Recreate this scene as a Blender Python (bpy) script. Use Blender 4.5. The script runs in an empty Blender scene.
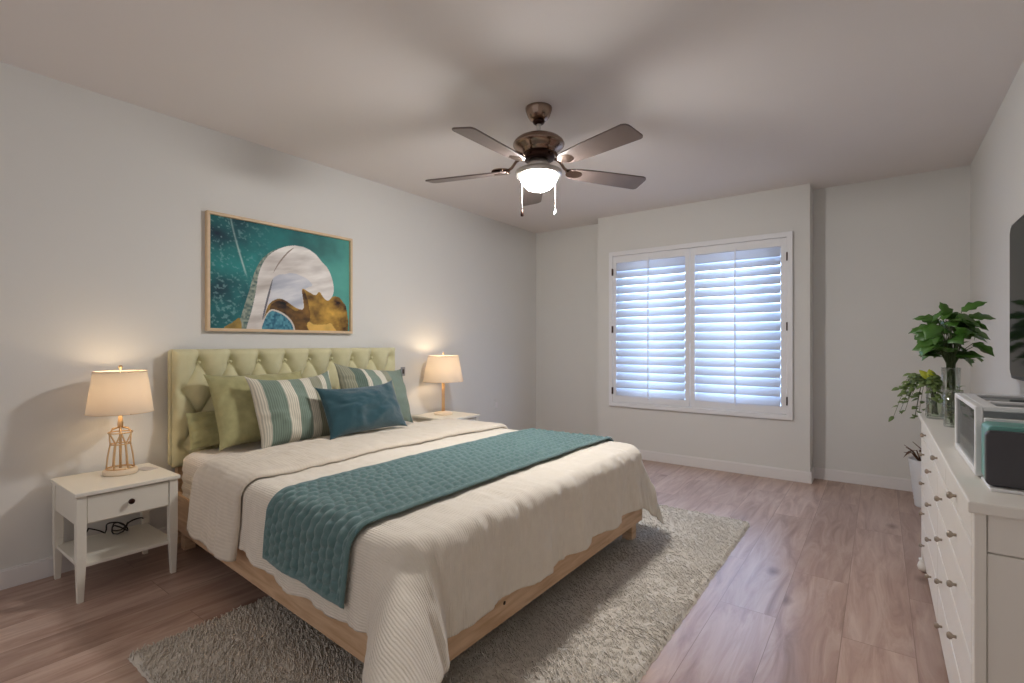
import bpy, bmesh, math, random
import numpy as np
from mathutils import Vector, Matrix

sc = bpy.context.scene
COL = sc.collection
# ------------------------------------------------------------------ camera
CAM = (3.26931, 0.0, 1.13716)
YAW = 0.636065
cd = bpy.data.cameras.new('camera')
cd.sensor_fit = 'HORIZONTAL'
cd.sensor_width = 36.0
cd.lens = 498.257 / 1024 * 36.0
cd.shift_y = 2.075 / 1024
cd.clip_start = 0.02
cam = bpy.data.objects.new('camera', cd)
COL.objects.link(cam)
cam.location = CAM
cam.rotation_euler = (math.pi / 2, 0, YAW)
sc.camera = cam

# ------------------------------------------------------------------ exposure
vs = sc.view_settings
vs.view_transform = 'Standard'
vs.look = 'None'
vs.gamma = 1.0
vs.use_curve_mapping = False
vs.exposure = 0.95

# ------------------------------------------------------------------ world (bright sky on the window side, dim ambient fill added behind, entering the open rear)
W = bpy.data.worlds.new('daylight_and_fill')
sc.world = W
W.use_nodes = True
wn, wl = W.node_tree.nodes, W.node_tree.links
wn.clear()
w_tc = wn.new('ShaderNodeTexCoord')
w_sep = wn.new('ShaderNodeSeparateXYZ')
w_mr = wn.new('ShaderNodeMapRange')
w_mr.inputs['From Min'].default_value = -0.2
w_mr.inputs['From Max'].default_value = 0.5
w_mix = wn.new('ShaderNodeMix')
w_mix.data_type = 'RGBA'
w_mix.inputs['A'].default_value = (0.29, 0.275, 0.275, 1)
w_mix.inputs['B'].default_value = (2.8, 4.1, 6.6, 1)
w_bg = wn.new('ShaderNodeBackground')
w_bg.inputs['Strength'].default_value = 1.0
w_out = wn.new('ShaderNodeOutputWorld')
wl.new(w_tc.outputs['Generated'], w_sep.inputs[0])
wl.new(w_sep.outputs['Y'], w_mr.inputs['Value'])
wl.new(w_mr.outputs['Result'], w_mix.inputs['Factor'])
wl.new(w_mix.outputs['Result'], w_bg.inputs['Color'])
wl.new(w_bg.outputs[0], w_out.inputs['Surface'])

FAN_LIGHT = 120.0        # emission strength of the fan's glass bowl
LAMP_WATTS = 0.6        # bulb in each bedside lamp

# ------------------------------------------------------------------ helpers
rng = np.random.default_rng(7)


def tag(o, label=None, cat=None, group=None, kind=None):
    if label: o['label'] = label
    if cat: o['category'] = cat
    if group: o['group'] = group
    if kind: o['kind'] = kind
    return o


def empty(name, loc=(0, 0, 0), rz=0.0, parent=None):
    o = bpy.data.objects.new(name, None)
    o.empty_display_size = 0.05
    COL.objects.link(o)
    o.location = loc
    o.rotation_euler = (0, 0, rz)
    if parent: o.parent = parent
    return o


def link(name, me, mat=None, parent=None, bevel=0.0, seg=2, smooth=False):
    o = bpy.data.objects.new(name, me)
    COL.objects.link(o)
    if mat is not None:
        me.materials.append(mat)
    if parent is not None:
        o.parent = parent
    if smooth:
        me.polygons.foreach_set('use_smooth', [True] * len(me.polygons))
    if bevel > 0:
        b = o.modifiers.new('bevel', 'BEVEL')
        b.width = bevel
        b.segments = seg
        b.limit_method = 'ANGLE'
        b.angle_limit = math.radians(40)
    return o


class MB:
    """collects shapes; build() links them as ONE mesh object"""
    def __init__(self):
        self.v, self.f, self.sm = [], [], []

    def add(self, vs_, fs_, smooth=False):
        n = len(self.v)
        self.v += [tuple(p) for p in vs_]
        self.f += [tuple(i + n for i in q) for q in fs_]
        self.sm += [smooth] * len(fs_)
        return self

    def box(self, x0, x1, y0, y1, z0, z1):
        p = [(x, y, z) for z in (z0, z1) for y in (y0, y1) for x in (x0, x1)]
        return self.add(p, [(0, 2, 3, 1), (4, 5, 7, 6), (0, 1, 5, 4), (2, 6, 7, 3), (0, 4, 6, 2), (1, 3, 7, 5)])

    def taper(self, c0, s0, c1, s1):
        """square post from centre c0 (size s0) to centre c1 (size s1)"""
        p = []
        for c, s_ in ((c0, s0), (c1, s1)):
            for dx, dy in ((-1, -1), (1, -1), (1, 1), (-1, 1)):
                p.append((c[0] + dx * s_ / 2, c[1] + dy * s_ / 2, c[2]))
        return self.add(p, [(3, 2, 1, 0), (4, 5, 6, 7), (0, 1, 5, 4), (1, 2, 6, 5), (2, 3, 7, 6), (3, 0, 4, 7)])

    def lathe(self, prof, c=(0, 0, 0), n=40, cap=True):
        p, q = [], []
        m = len(prof)
        for r, z in prof:
            for k in range(n):
                a = 2 * math.pi * k / n
                p.append((c[0] + r * math.cos(a), c[1] + r * math.sin(a), c[2] + z))
        for i in range(m - 1):
            for k in range(n):
                k2 = (k + 1) % n
                q.append((i * n + k, i * n + k2, (i + 1) * n + k2, (i + 1) * n + k))
        if cap:
            q.append(tuple(reversed(range(n))))
            q.append(tuple((m - 1) * n + k for k in range(n)))
        return self.add(p, q, True)

    def tube(self, pts, r, n=8, r1=None):
        pts = [Vector(p) for p in pts]
        m = len(pts)
        p, q = [], []
        for i, c in enumerate(pts):
            t = (pts[min(i + 1, m - 1)] - pts[max(i - 1, 0)]).normalized()
            a = Vector((0, 0, 1)) if abs(t.z) < 0.9 else Vector((1, 0, 0))
            u = t.cross(a).normalized()
            w = t.cross(u)
            rr = r if r1 is None else r + (r1 - r) * i / (m - 1)
            for k in range(n):
                an = 2 * math.pi * k / n
                p.append(c + u * (rr * math.cos(an)) + w * (rr * math.sin(an)))
        for i in range(m - 1):
            for k in range(n):
                k2 = (k + 1) % n
                q.append((i * n + k, (i + 1) * n + k, (i + 1) * n + k2, i * n + k2))
        q.append(tuple(range(n)))
        q.append(tuple(reversed([(m - 1) * n + k for k in range(n)])))
        return self.add(p, q, True)

    def prism(self, outline, d0, d1, axis='x'):
        """2-D outline swept from d0 to d1 along an axis"""
        def P(a, b, d):
            return {'x': (d, a, b), 'y': (a, d, b), 'z': (a, b, d)}[axis]
        n = len(outline)
        p = [P(a, b, d0) for a, b in outline] + [P(a, b, d1) for a, b in outline]
        q = [(i, (i + 1) % n, n + (i + 1) % n, n + i) for i in range(n)]
        q += [tuple(reversed(range(n))), tuple(range(n, 2 * n))]
        return self.add(p, q)

    def build(self, name, mat=None, parent=None, bevel=0.0, seg=2, smooth=None):
        me = bpy.data.meshes.new(name)
        me.from_pydata(self.v, [], self.f)
        bm = bmesh.new()
        bm.from_mesh(me)
        bmesh.ops.recalc_face_normals(bm, faces=bm.faces)
        bm.to_mesh(me)
        bm.free()
        o = link(name, me, mat, parent, bevel, seg)
        me.polygons.foreach_set('use_smooth', self.sm if smooth is None else [smooth] * len(self.f))
        return o


def rrect(x0, x1, y0, y1, r, n=5):
    pts = []
    for cx, cy, a0 in ((x1 - r, y1 - r, 0), (x0 + r, y1 - r, 90), (x0 + r, y0 + r, 180), (x1 - r, y0 + r, 270)):
        for k in range(n + 1):
            a = math.radians(a0 + 90 * k / n)
            pts.append((cx + r * math.cos(a), cy + r * math.sin(a)))
    return pts


def grid(name, P, UV=None, mat=None, parent=None, wrap=False, smooth=True, colour=None):
    """quad mesh from an (nu, nv, 3) array of points"""
    nu, nv = P.shape[:2]
    idx = np.arange(nu * nv).reshape(nu, nv)
    if wrap:
        idx = np.concatenate([idx, idx[:1]], 0)
    q = np.stack([idx[:-1, :-1], idx[1:, :-1], idx[1:, 1:], idx[:-1, 1:]], -1).reshape(-1, 4)
    me = bpy.data.meshes.new(name)
    me.vertices.add(nu * nv)
    me.vertices.foreach_set('co', P.reshape(-1).astype(np.float32))
    me.loops.add(q.size)
    me.loops.foreach_set('vertex_index', q.reshape(-1).astype(np.int32))
    me.polygons.add(len(q))
    me.polygons.foreach_set('loop_start', np.arange(0, q.size, 4, dtype=np.int32))
    me.update(calc_edges=True)
    if UV is not None:
        ul = me.uv_layers.new(name='UVMap')
        ul.data.foreach_set('uv', UV.reshape(-1, 2)[q.reshape(-1)].reshape(-1).astype(np.float32))
    if colour is not None:
        ca = me.color_attributes.new('paint', 'FLOAT_COLOR', 'POINT')
        ca.data.foreach_set('color', colour.reshape(-1).astype(np.float32))
    me.validate()
    return link(name, me, mat, parent, smooth=smooth)


_perm = np.random.default_rng(3).random((256, 256))


def vnoise(x, y, seed=0):
    """smooth 2-D value noise in [-1, 1]"""
    x = np.asarray(x, float) + seed * 17.31
    y = np.asarray(y, float) + seed * 7.77
    xi, yi = np.floor(x).astype(int), np.floor(y).astype(int)
    fx, fy = x - xi, y - yi
    fx, fy = fx * fx * (3 - 2 * fx), fy * fy * (3 - 2 * fy)
    g = lambda a, b: _perm[a & 255, b & 255]
    v = (g(xi, yi) * (1 - fx) + g(xi + 1, yi) * fx) * (1 - fy) + (g(xi, yi + 1) * (1 - fx) + g(xi + 1, yi + 1) * fx) * fy
    return v * 2 - 1


def fbm(x, y, oct_=4, seed=0):
    s_ = 0
    for k in range(oct_):
        s_ = s_ + vnoise(x * 2 ** k, y * 2 ** k, seed + k) * 0.5 ** k
    return s_


def sm(a, b, x):
    t = np.clip((x - a) / (b - a), 0, 1)
    return t * t * (3 - 2 * t)


# ------------------------------------------------------------------ materials
def srgb(r, g, b):
    f = lambda c: (c / 255 / 12.92) if c / 255 <= 0.04045 else ((c / 255 + 0.055) / 1.055) ** 2.4
    return (f(r), f(g), f(b), 1.0)


def mat(name, col, rough=0.6, metal=0.0, noise=0.0, nscale=20.0, bump=0.0, bscale=200.0, spec=0.5, col2=None, sheen=0.0, coat=0.0):
    m = bpy.data.materials.new(name)
    m.use_nodes = True
    nt = m.node_tree
    b = nt.nodes['Principled BSDF']
    b.inputs['Roughness'].default_value = rough
    b.inputs['Metallic'].default_value = metal
    b.inputs['Specular IOR Level'].default_value = spec
    b.inputs['Base Color'].default_value = col
    if sheen: b.inputs['Sheen Weight'].default_value = sheen
    if coat: b.inputs['Coat Weight'].default_value = coat
    tc = nt.nodes.new('ShaderNodeTexCoord')
    if noise > 0 or col2 is not None:
        n = nt.nodes.new('ShaderNodeTexNoise')
        n.inputs['Scale'].default_value = nscale
        n.inputs['Detail'].default_value = 4
        nt.links.new(tc.outputs['Object'], n.inputs['Vector'])
        mx = nt.nodes.new('ShaderNodeMix')
        mx.data_type = 'RGBA'
        mx.inputs['A'].default_value = col
        mx.inputs['B'].default_value = col2 if col2 is not None else tuple(c * (1 - noise) for c in col[:3]) + (1,)
        nt.links.new(n.outputs['Fac'], mx.inputs['Factor'])
        nt.links.new(mx.outputs['Result'], b.inputs['Base Color'])
    if bump > 0:
        n2 = nt.nodes.new('ShaderNodeTexNoise')
        n2.inputs['Scale'].default_value = bscale
        n2.inputs['Detail'].default_value = 3
        nt.links.new(tc.outputs['Object'], n2.inputs['Vector'])
        bp = nt.nodes.new('ShaderNodeBump')
        bp.inputs['Strength'].default_value = bump
        bp.inputs['Distance'].default_value = 0.004
        nt.links.new(n2.outputs['Fac'], bp.inputs['Height'])
        nt.links.new(bp.outputs['Normal'], b.inputs['Normal'])
    return m


M = {}
M['wall'] = mat('wall_paint', srgb(224, 223, 219), 0.85, noise=0.02, nscale=3, bump=0.12, bscale=120, spec=0.25)
M['ceiling'] = mat('ceiling_paint', srgb(232, 226, 223), 0.9, noise=0.03, nscale=2, bump=0.1, bscale=90, spec=0.2)
M['trim'] = mat('trim_paint', srgb(232, 229, 228), 0.5, bump=0.03, bscale=60)
M['white'] = mat('white_lacquer', srgb(232, 228, 216), 0.42, noise=0.02, nscale=8, bump=0.02, bscale=60)
M['dresser'] = mat('dresser_lacquer', srgb(236, 231, 222), 0.4, noise=0.02, nscale=8, bump=0.02, bscale=60)
M['shutter'] = mat('shutter_paint', srgb(236, 236, 238), 0.45)
M['plastic'] = mat('white_plastic', srgb(235, 235, 235), 0.35)
M['dark'] = mat('dark_plastic', srgb(22, 22, 24), 0.4)
M['grey'] = mat('charcoal_plastic', srgb(62, 60, 64), 0.35, bump=0.05, bscale=300)
M['teal_plastic'] = mat('teal_plastic', srgb(104, 160, 152), 0.35)
M['screen'] = mat('tv_screen', srgb(12, 22, 20), 0.1, spec=0.03)
M['nickel'] = mat('brushed_nickel', srgb(150, 128, 114), 0.25, 1.0)
M['nickel_light'] = mat('satin_nickel', srgb(200, 196, 192), 0.3, 0.9)
M['knob'] = mat('pewter', srgb(168, 156, 142), 0.35, 0.8)
M['bronze'] = mat('dark_bronze', srgb(60, 40, 34), 0.35, 0.9)
M['brass'] = mat('brushed_brass', srgb(226, 192, 148), 0.4, 0.6)
M['cream'] = mat('cream_stone', srgb(240, 222, 196), 0.5, noise=0.08, nscale=30)
M['blade'] = mat('fan_blade_wood', srgb(112, 98, 92), 0.38, noise=0.25, nscale=14)
M['pot'] = mat('white_ceramic', srgb(226, 228, 230), 0.3)
M['soil'] = mat('potting_soil', srgb(50, 36, 28), 0.9, bump=0.5, bscale=80)
M['twig'] = mat('dry_stalk', srgb(110, 78, 56), 0.8, noise=0.4, nscale=40)
M['leaf'] = mat('deep_green_leaf', srgb(44, 86, 32), 0.38, col2=srgb(84, 128, 44), nscale=7)
M['ivy'] = mat('olive_green_leaf', srgb(64, 88, 42), 0.5, col2=srgb(128, 148, 84), nscale=22)
M['yellow_leaf'] = mat('yellow_leaf', srgb(176, 172, 44), 0.5, col2=srgb(150, 170, 40), nscale=18)
M['stem'] = mat('green_stem', srgb(70, 86, 46), 0.6)
M['paper'] = mat('white_card', srgb(206, 200, 196), 0.6)
M['outlet'] = mat('grey_plate', srgb(150, 152, 158), 0.5)


def pine_mat():
    m = mat('pale_pine', srgb(206, 166, 122), 0.5)
    nt = m.node_tree
    b = nt.nodes['Principled BSDF']
    tc = nt.nodes['Texture Coordinate']
    mp = nt.nodes.new('ShaderNodeMapping')
    mp.inputs['Scale'].default_value = (3, 3, 30)
    n = nt.nodes.new('ShaderNodeTexNoise')
    n.inputs['Scale'].default_value = 1.6
    n.inputs['Detail'].default_value = 5
    n.inputs['Distortion'].default_value = 0.6
    v = nt.nodes.new('ShaderNodeTexVoronoi')
    v.inputs['Scale'].default_value = 3.2
    r = nt.nodes.new('ShaderNodeValToRGB')
    r.color_ramp.elements[0].position = 0.3
    r.color_ramp.elements[0].color = srgb(198, 158, 120)
    r.color_ramp.elements[1].position = 0.7
    r.color_ramp.elements[1].color = srgb(230, 197, 162)
    kr = nt.nodes.new('ShaderNodeValToRGB')
    kr.color_ramp.elements[0].position = 0.02
    kr.color_ramp.elements[0].color = (0.25, 0.14, 0.08, 1)
    kr.color_ramp.elements[1].position = 0.06
    kr.color_ramp.elements[1].color = (1, 1, 1, 1)
    mx = nt.nodes.new('ShaderNodeMix')
    mx.data_type = 'RGBA'
    mx.blend_type = 'MULTIPLY'
    mx.inputs['Factor'].default_value = 0.8
    L = nt.links.new
    L(tc.outputs['Object'], mp.inputs['Vector'])
    L(mp.outputs[0], n.inputs['Vector'])
    L(tc.outputs['Object'], v.inputs['Vector'])
    L(n.outputs['Fac'], r.inputs['Fac'])
    L(v.outputs['Distance'], kr.inputs['Fac'])
    L(r.outputs['Color'], mx.inputs['A'])
    L(kr.outputs['Color'], mx.inputs['B'])
    L(mx.outputs['Result'], b.inputs['Base Color'])
    return m


M['pine'] = pine_mat()


def floor_mat():
    m = mat('plank_floor', srgb(170, 140, 124), 0.4)
    nt = m.node_tree
    L = nt.links.new
    N = nt.nodes.new
    b = nt.nodes['Principled BSDF']
    tc = nt.nodes['Texture Coordinate']
    sep = N('ShaderNodeSeparateXYZ')
    com = N('ShaderNodeCombineXYZ')
    L(tc.outputs['Object'], sep.inputs[0])
    L(sep.outputs['Y'], com.inputs['X'])
    L(sep.outputs['X'], com.inputs['Y'])
    br = N('ShaderNodeTexBrick')
    br.offset = 0.37
    br.offset_frequency = 2
    br.inputs['Color1'].default_value = (0, 0, 0, 1)
    br.inputs['Color2'].default_value = (1, 1, 1, 1)
    br.inputs['Mortar'].default_value = (0.5, 0.5, 0.5, 1)
    br.inputs['Scale'].default_value = 1.0
    br.inputs['Brick Width'].default_value = 1.42
    br.inputs['Row Height'].default_value = 0.225
    br.inputs['Mortar Size'].default_value = 0.0012
    br.inputs['Mortar Smooth'].default_value = 0.1
    L(com.outputs[0], br.inputs['Vector'])
    # every plank shifts the grain by its own random value
    sh = N('ShaderNodeVectorMath'); sh.operation = 'MULTIPLY_ADD'
    L(br.outputs['Color'], sh.inputs[0])
    sh.inputs[1].default_value = (7.3, 3.1, 5.7)
    L(tc.outputs['Object'], sh.inputs[2])
    mp = N('ShaderNodeMapping'); mp.inputs['Scale'].default_value = (9, 1.1, 1)
    L(sh.outputs[0], mp.inputs['Vector'])
    n = N('ShaderNodeTexNoise'); n.inputs['Scale'].default_value = 1.9; n.inputs['Detail'].default_value = 7
    n.inputs['Roughness'].default_value = 0.62; n.inputs['Distortion'].default_value = 0.9
    L(mp.outputs[0], n.inputs['Vector'])
    r = N('ShaderNodeValToRGB')
    e = r.color_ramp.elements
    e[0].position = 0.28; e[0].color = srgb(152, 124, 109)
    e[1].position = 0.72; e[1].color = srgb(205, 183, 169)
    k = e.new(0.48); k.color = srgb(181, 153, 139)
    L(n.outputs['Fac'], r.inputs['Fac'])
    # plank to plank tone
    pr = N('ShaderNodeMix'); pr.data_type = 'RGBA'; pr.blend_type = 'MULTIPLY'; pr.inputs['Factor'].default_value = 1
    tone = N('ShaderNodeValToRGB')
    tone.color_ramp.elements[0].color = (0.84, 0.80, 0.78, 1)
    tone.color_ramp.elements[1].color = (1.06, 1.04, 1.03, 1)
    L(br.outputs['Color'], tone.inputs['Fac'])
    L(r.outputs['Color'], pr.inputs['A']); L(tone.outputs['Color'], pr.inputs['B'])
    # knots
    mpk = N('ShaderNodeMapping'); mpk.inputs['Scale'].default_value = (4.0, 2.2, 1)
    L(sh.outputs[0], mpk.inputs['Vector'])
    nd = N('ShaderNodeTexNoise'); nd.inputs['Scale'].default_value = 6
    L(mpk.outputs[0], nd.inputs['Vector'])
    addv = N('ShaderNodeMix'); addv.data_type = 'RGBA'; addv.inputs['Factor'].default_value = 0.06
    L(mpk.outputs[0], addv.inputs['A']); L(nd.outputs['Color'], addv.inputs['B'])
    vo = N('ShaderNodeTexVoronoi'); vo.inputs['Scale'].default_value = 0.85
    L(addv.outputs['Result'], vo.inputs['Vector'])
    kr = N('ShaderNodeValToRGB')
    kr.color_ramp.elements[0].position = 0.0; kr.color_ramp.elements[0].color = (0.30, 0.20, 0.16, 1)
    kr.color_ramp.elements[1].position = 0.12; kr.color_ramp.elements[1].color = (1, 1, 1, 1)
    L(vo.outputs['Distance'], kr.inputs['Fac'])
    km = N('ShaderNodeMix'); km.data_type = 'RGBA'; km.blend_type = 'MULTIPLY'; km.inputs['Factor'].default_value = 0.9
    L(pr.outputs['Result'], km.inputs['A']); L(kr.outputs['Color'], km.inputs['B'])
    # seams
    sm_ = N('ShaderNodeMix'); sm_.data_type = 'RGBA'
    L(br.outputs['Fac'], sm_.inputs['Factor'])
    L(km.outputs['Result'], sm_.inputs['A']); sm_.inputs['B'].default_value = srgb(140, 112, 98)
    L(sm_.outputs['Result'], b.inputs['Base Color'])
    b.inputs['Roughness'].default_value = 0.30
    bp = N('ShaderNodeBump'); bp.inputs['Strength'].default_value = 0.12; bp.inputs['Distance'].default_value = 0.002
    L(n.outputs['Fac'], bp.inputs['Height'])
    L(bp.outputs['Normal'], b.inputs['Normal'])
    return m


M['floor'] = floor_mat()


def cloth_mat(name, col, rib=0.0, ribn=80.0, col2=None, weave=0.35, bscale=260.0, sheen=0.2, axis='Y', dist=0.004):
    m = mat(name, col, 0.92, col2=col2 or tuple(c * 0.88 for c in col[:3]) + (1,), nscale=26, spec=0.2, sheen=sheen)
    nt = m.node_tree
    L = nt.links.new
    N = nt.nodes.new
    b = nt.nodes['Principled BSDF']
    tc = nt.nodes['Texture Coordinate']
    n = N('ShaderNodeTexNoise'); n.inputs['Scale'].default_value = bscale; n.inputs['Detail'].default_value = 2
    L(tc.outputs['Object'], n.inputs['Vector'])
    h = n.outputs['Fac']
    if rib > 0:
        wv = N('ShaderNodeTexWave')
        wv.wave_type = 'BANDS'; wv.bands_direction = axis
        wv.inputs['Scale'].default_value = ribn
        wv.inputs['Distortion'].default_value = 1.4
        wv.inputs['Detail'].default_value = 2
        wv.inputs['Detail Scale'].default_value = 0.6
        L(tc.outputs['UV'], wv.inputs['Vector'])
        ma = N('ShaderNodeMath'); ma.operation = 'MULTIPLY_ADD'
        L(wv.outputs['Fac'], ma.inputs[0]); ma.inputs[1].default_value = rib
        m2 = N('ShaderNodeMath'); m2.operation = 'MULTIPLY'
        L(n.outputs['Fac'], m2.inputs[0]); m2.inputs[1].default_value = weave
        L(m2.outputs[0], ma.inputs[2])
        h = ma.outputs[0]
    bp = N('ShaderNodeBump'); bp.inputs['Strength'].default_value = 0.6; bp.inputs['Distance'].default_value = dist
    L(h, bp.inputs['Height'])
    L(bp.outputs['Normal'], b.inputs['Normal'])
    return m


M['coverlet'] = cloth_mat('ribbed_cream_cotton', srgb(240, 231, 216), rib=0.42, ribn=36)
M['sheet'] = cloth_mat('white_ribbed_sheet', srgb(238, 228, 216), rib=0.5, ribn=22)
M['blanket'] = cloth_mat('soft_cream_blanket', srgb(230, 219, 202), rib=0.25, ribn=20, bscale=160)
M['runner'] = cloth_mat('teal_quilt', srgb(80, 115, 114), col2=srgb(122, 149, 149), bscale=420, sheen=0.35)
M['olive'] = cloth_mat('olive_linen', srgb(188, 182, 134), col2=srgb(150, 148, 106), bscale=300)
M['navy'] = cloth_mat('navy_velvet', srgb(46, 84, 94), col2=srgb(36, 70, 80), bscale=500, sheen=0.5)
M['uphol'] = cloth_mat('pale_olive_upholstery', srgb(220, 214, 176), col2=srgb(207, 202, 160), bscale=700, sheen=0.25, dist=0.0015)
M['rug'] = mat('wool_pile', srgb(228, 221, 210), 0.95, col2=srgb(200, 191, 177), nscale=60, spec=0.1, bump=0.6, bscale=260)


def stripe_mat(name, stops, reps=40):
    """vertical woven stripes across u, each a flat colour with finer threads"""
    m = cloth_mat(name, srgb(220, 216, 200), bscale=320)
    nt = m.node_tree
    L = nt.links.new
    N = nt.nodes.new
    b = nt.nodes['Principled BSDF']
    tc = nt.nodes['Texture Coordinate']
    sep = N('ShaderNodeSeparateXYZ')
    L(tc.outputs['UV'], sep.inputs[0])
    r = N('ShaderNodeValToRGB')
    r.color_ramp.interpolation = 'CONSTANT'
    e = r.color_ramp.elements
    e[0].position = 0; e[0].color = stops[0][1]
    e[1].position = stops[1][0]; e[1].color = stops[1][1]
    for p, c in stops[2:]:
        k = e.new(p); k.color = c
    L(sep.outputs['X'], r.inputs['Fac'])
    wv = N('ShaderNodeTexWave'); wv.bands_direction = 'X'; wv.inputs['Scale'].default_value = reps / 3.0
    wv.inputs['Distortion'].default_value = 1.0
    L(tc.outputs['UV'], wv.inputs['Vector'])
    mx = N('ShaderNodeMix'); mx.data_type = 'RGBA'; mx.blend_type = 'MULTIPLY'; mx.inputs['Factor'].default_value = 0.35
    L(r.outputs['Color'], mx.inputs['A'])
    L(wv.outputs['Color'], mx.inputs['B'])
    L(mx.outputs['Result'], b.inputs['Base Color'])
    return m


_cr, _gn, _dg, _sg = srgb(232, 226, 208), srgb(136, 154, 140), srgb(106, 124, 112), srgb(162, 162, 140)
M['stripe'] = stripe_mat('green_stripe_cotton', [(0, _cr), (.10, _gn), (.30, _cr), (.42, _gn), (.56, _cr), (.67, _sg), (.80, _cr), (.87, _gn), (.97, _cr)])
M['stripe2'] = stripe_mat('sage_stripe_cotton', [(0, _sg), (.14, _dg), (.27, _cr), (.33, _gn), (.47, _cr), (.58, _sg), (.67, _gn), (.94, _dg)])


def glass_mat(name, tint, gloss=0.12, rough=0.03):
    m = bpy.data.materials.new(name)
    m.use_nodes = True
    nt = m.node_tree
    nt.nodes.clear()
    t = nt.nodes.new('ShaderNodeBsdfTransparent'); t.inputs['Color'].default_value = tint
    g = nt.nodes.new('ShaderNodeBsdfGlossy'); g.inputs['Roughness'].default_value = rough
    fr = nt.nodes.new('ShaderNodeLayerWeight'); fr.inputs['Blend'].default_value = 0.25
    ad = nt.nodes.new('ShaderNodeMath'); ad.operation = 'MULTIPLY_ADD'; ad.inputs[1].default_value = 0.45; ad.inputs[2].default_value = gloss * 0.3; ad.use_clamp = True
    mx = nt.nodes.new('ShaderNodeMixShader')
    o = nt.nodes.new('ShaderNodeOutputMaterial')
    nt.links.new(fr.outputs['Fresnel'], ad.inputs[0])
    nt.links.new(ad.outputs[0], mx.inputs[0])
    nt.links.new(t.outputs[0], mx.inputs[1])
    nt.links.new(g.outputs[0], mx.inputs[2])
    nt.links.new(mx.outputs[0], o.inputs['Surface'])
    return m


M['pane'] = glass_mat('window_glass', (0.97, 0.98, 0.98, 1), 0.05)
M['vase'] = glass_mat('clear_glass', (0.95, 0.97, 0.955, 1), 0.2)
M['door_glass'] = glass_mat('grey_glass', (0.66, 0.70, 0.71, 1), 0.5)
M['water'] = glass_mat('vase_water', (0.86, 0.91, 0.80, 1), 0.02)


def translucent_mat(name, col, fac=0.5):
    m = bpy.data.materials.new(name)
    m.use_nodes = True
    nt = m.node_tree
    nt.nodes.clear()
    d = nt.nodes.new('ShaderNodeBsdfDiffuse'); d.inputs['Color'].default_value = col
    t = nt.nodes.new('ShaderNodeBsdfTranslucent'); t.inputs['Color'].default_value = col
    mx = nt.nodes.new('ShaderNodeMixShader'); mx.inputs[0].default_value = fac
    tc = nt.nodes.new('ShaderNodeTexCoord')
    wv = nt.nodes.new('ShaderNodeTexNoise'); wv.inputs['Scale'].default_value = 240
    bp = nt.nodes.new('ShaderNodeBump'); bp.inputs['Strength'].default_value = 0.1
    nt.links.new(tc.outputs['Object'], wv.inputs['Vector'])
    nt.links.new(wv.outputs['Fac'], bp.inputs['Height'])
    nt.links.new(bp.outputs[0], d.inputs['Normal'])
    o = nt.nodes.new('ShaderNodeOutputMaterial')
    nt.links.new(d.outputs[0], mx.inputs[1])
    nt.links.new(t.outputs[0], mx.inputs[2])
    nt.links.new(mx.outputs[0], o.inputs['Surface'])
    return m


M['shade'] = translucent_mat('linen_shade', srgb(236, 228, 216), 0.42)
M['louver'] = translucent_mat('white_vinyl_louver', srgb(238, 240, 244), 0.20)


def emit_mat(name, col, strength):
    m = bpy.data.materials.new(name)
    m.use_nodes = True
    b = m.node_tree.nodes['Principled BSDF']
    b.inputs['Base Color'].default_value = (0.9, 0.9, 0.88, 1)
    b.inputs['Emission Color'].default_value = col
    b.inputs['Emission Strength'].default_value = strength
    return m


M['bowl'] = emit_mat('lit_opal_glass', (1.0, 0.965, 0.935, 1), FAN_LIGHT)

# ------------------------------------------------------------------ room shell
XR, YB, YR, XA, XB, H = 3.80, 4.70, 4.909, 0.908, 2.812, 2.44
Y0 = -1.3                                      # the room goes on behind the camera


def struct(name, mb, m, bevel=0.0):
    o = mb.build(name, m, bevel=bevel)
    o['kind'] = 'structure'
    return o


struct('floor', MB().box(-0.1, XR + 0.1, Y0, 5.1, -0.1, 0.0), M['floor'])
struct('ceiling', MB().box(-0.1, XR + 0.1, Y0, 5.1, H, H + 0.1), M['ceiling'])
struct('wall_left', MB().box(-0.1, 0.0, Y0, 5.1, 0, H), M['wall'])
struct('wall_right', MB().box(XR, XR + 0.1, Y0, 5.1, 0, H), M['wall'])
HX0, HX1, HZ0, HZ1 = 1.082, 2.652, 0.542, 2.026      # the window opening
wb = MB()
wb.box(0, XA, YR, YR + 0.1, 0, H).box(XB, XR, YR, YR + 0.1, 0, H)
wb.box(XA, HX0, YB, YR + 0.1, 0, H).box(HX1, XB, YB, YR + 0.1, 0, H)
wb.box(HX0, HX1, YB, YR + 0.1, 0, HZ0).box(HX0, HX1, YB, YR + 0.1, HZ1, H)
struct('wall_back', wb, M['wall'])


def board(path, h=0.085, t=0.013):
    mb = MB()
    for (x0, y0, x1, y1) in path:
        mb.box(x0, x1, y0, y1, 0, h)
        ix, iy = (0.004 if abs(x1 - x0) < 0.05 else 0), (0.004 if abs(y1 - y0) < 0.05 else 0)
        mb.box(x0 + ix * 0, x1 - ix, y0 + iy, y1, h, h + 0.008)
    return mb


T = 0.013
struct('baseboard_left', board([(0, Y0, T, YR)]), M['trim'], 0.002)
struct('baseboard_back', board([(T, YR - T, XA, YR), (XA - T, YB - T, XA, YR - T), (XA, YB - T, XB + T, YB),
                                (XB, YB, XB + T, YR), (XB + T, YR - T, XR - T, YR)]), M['trim'], 0.002)
struct('baseboard_right', board([(XR - T, Y0, XR, YR)]), M['trim'], 0.002)

# ------------------------------------------------------------------ window
win = empty('window_1', ((HX0 + HX1) / 2, YB, HZ0))
win['kind'] = 'structure'
o0 = Vector(win.location)


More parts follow.
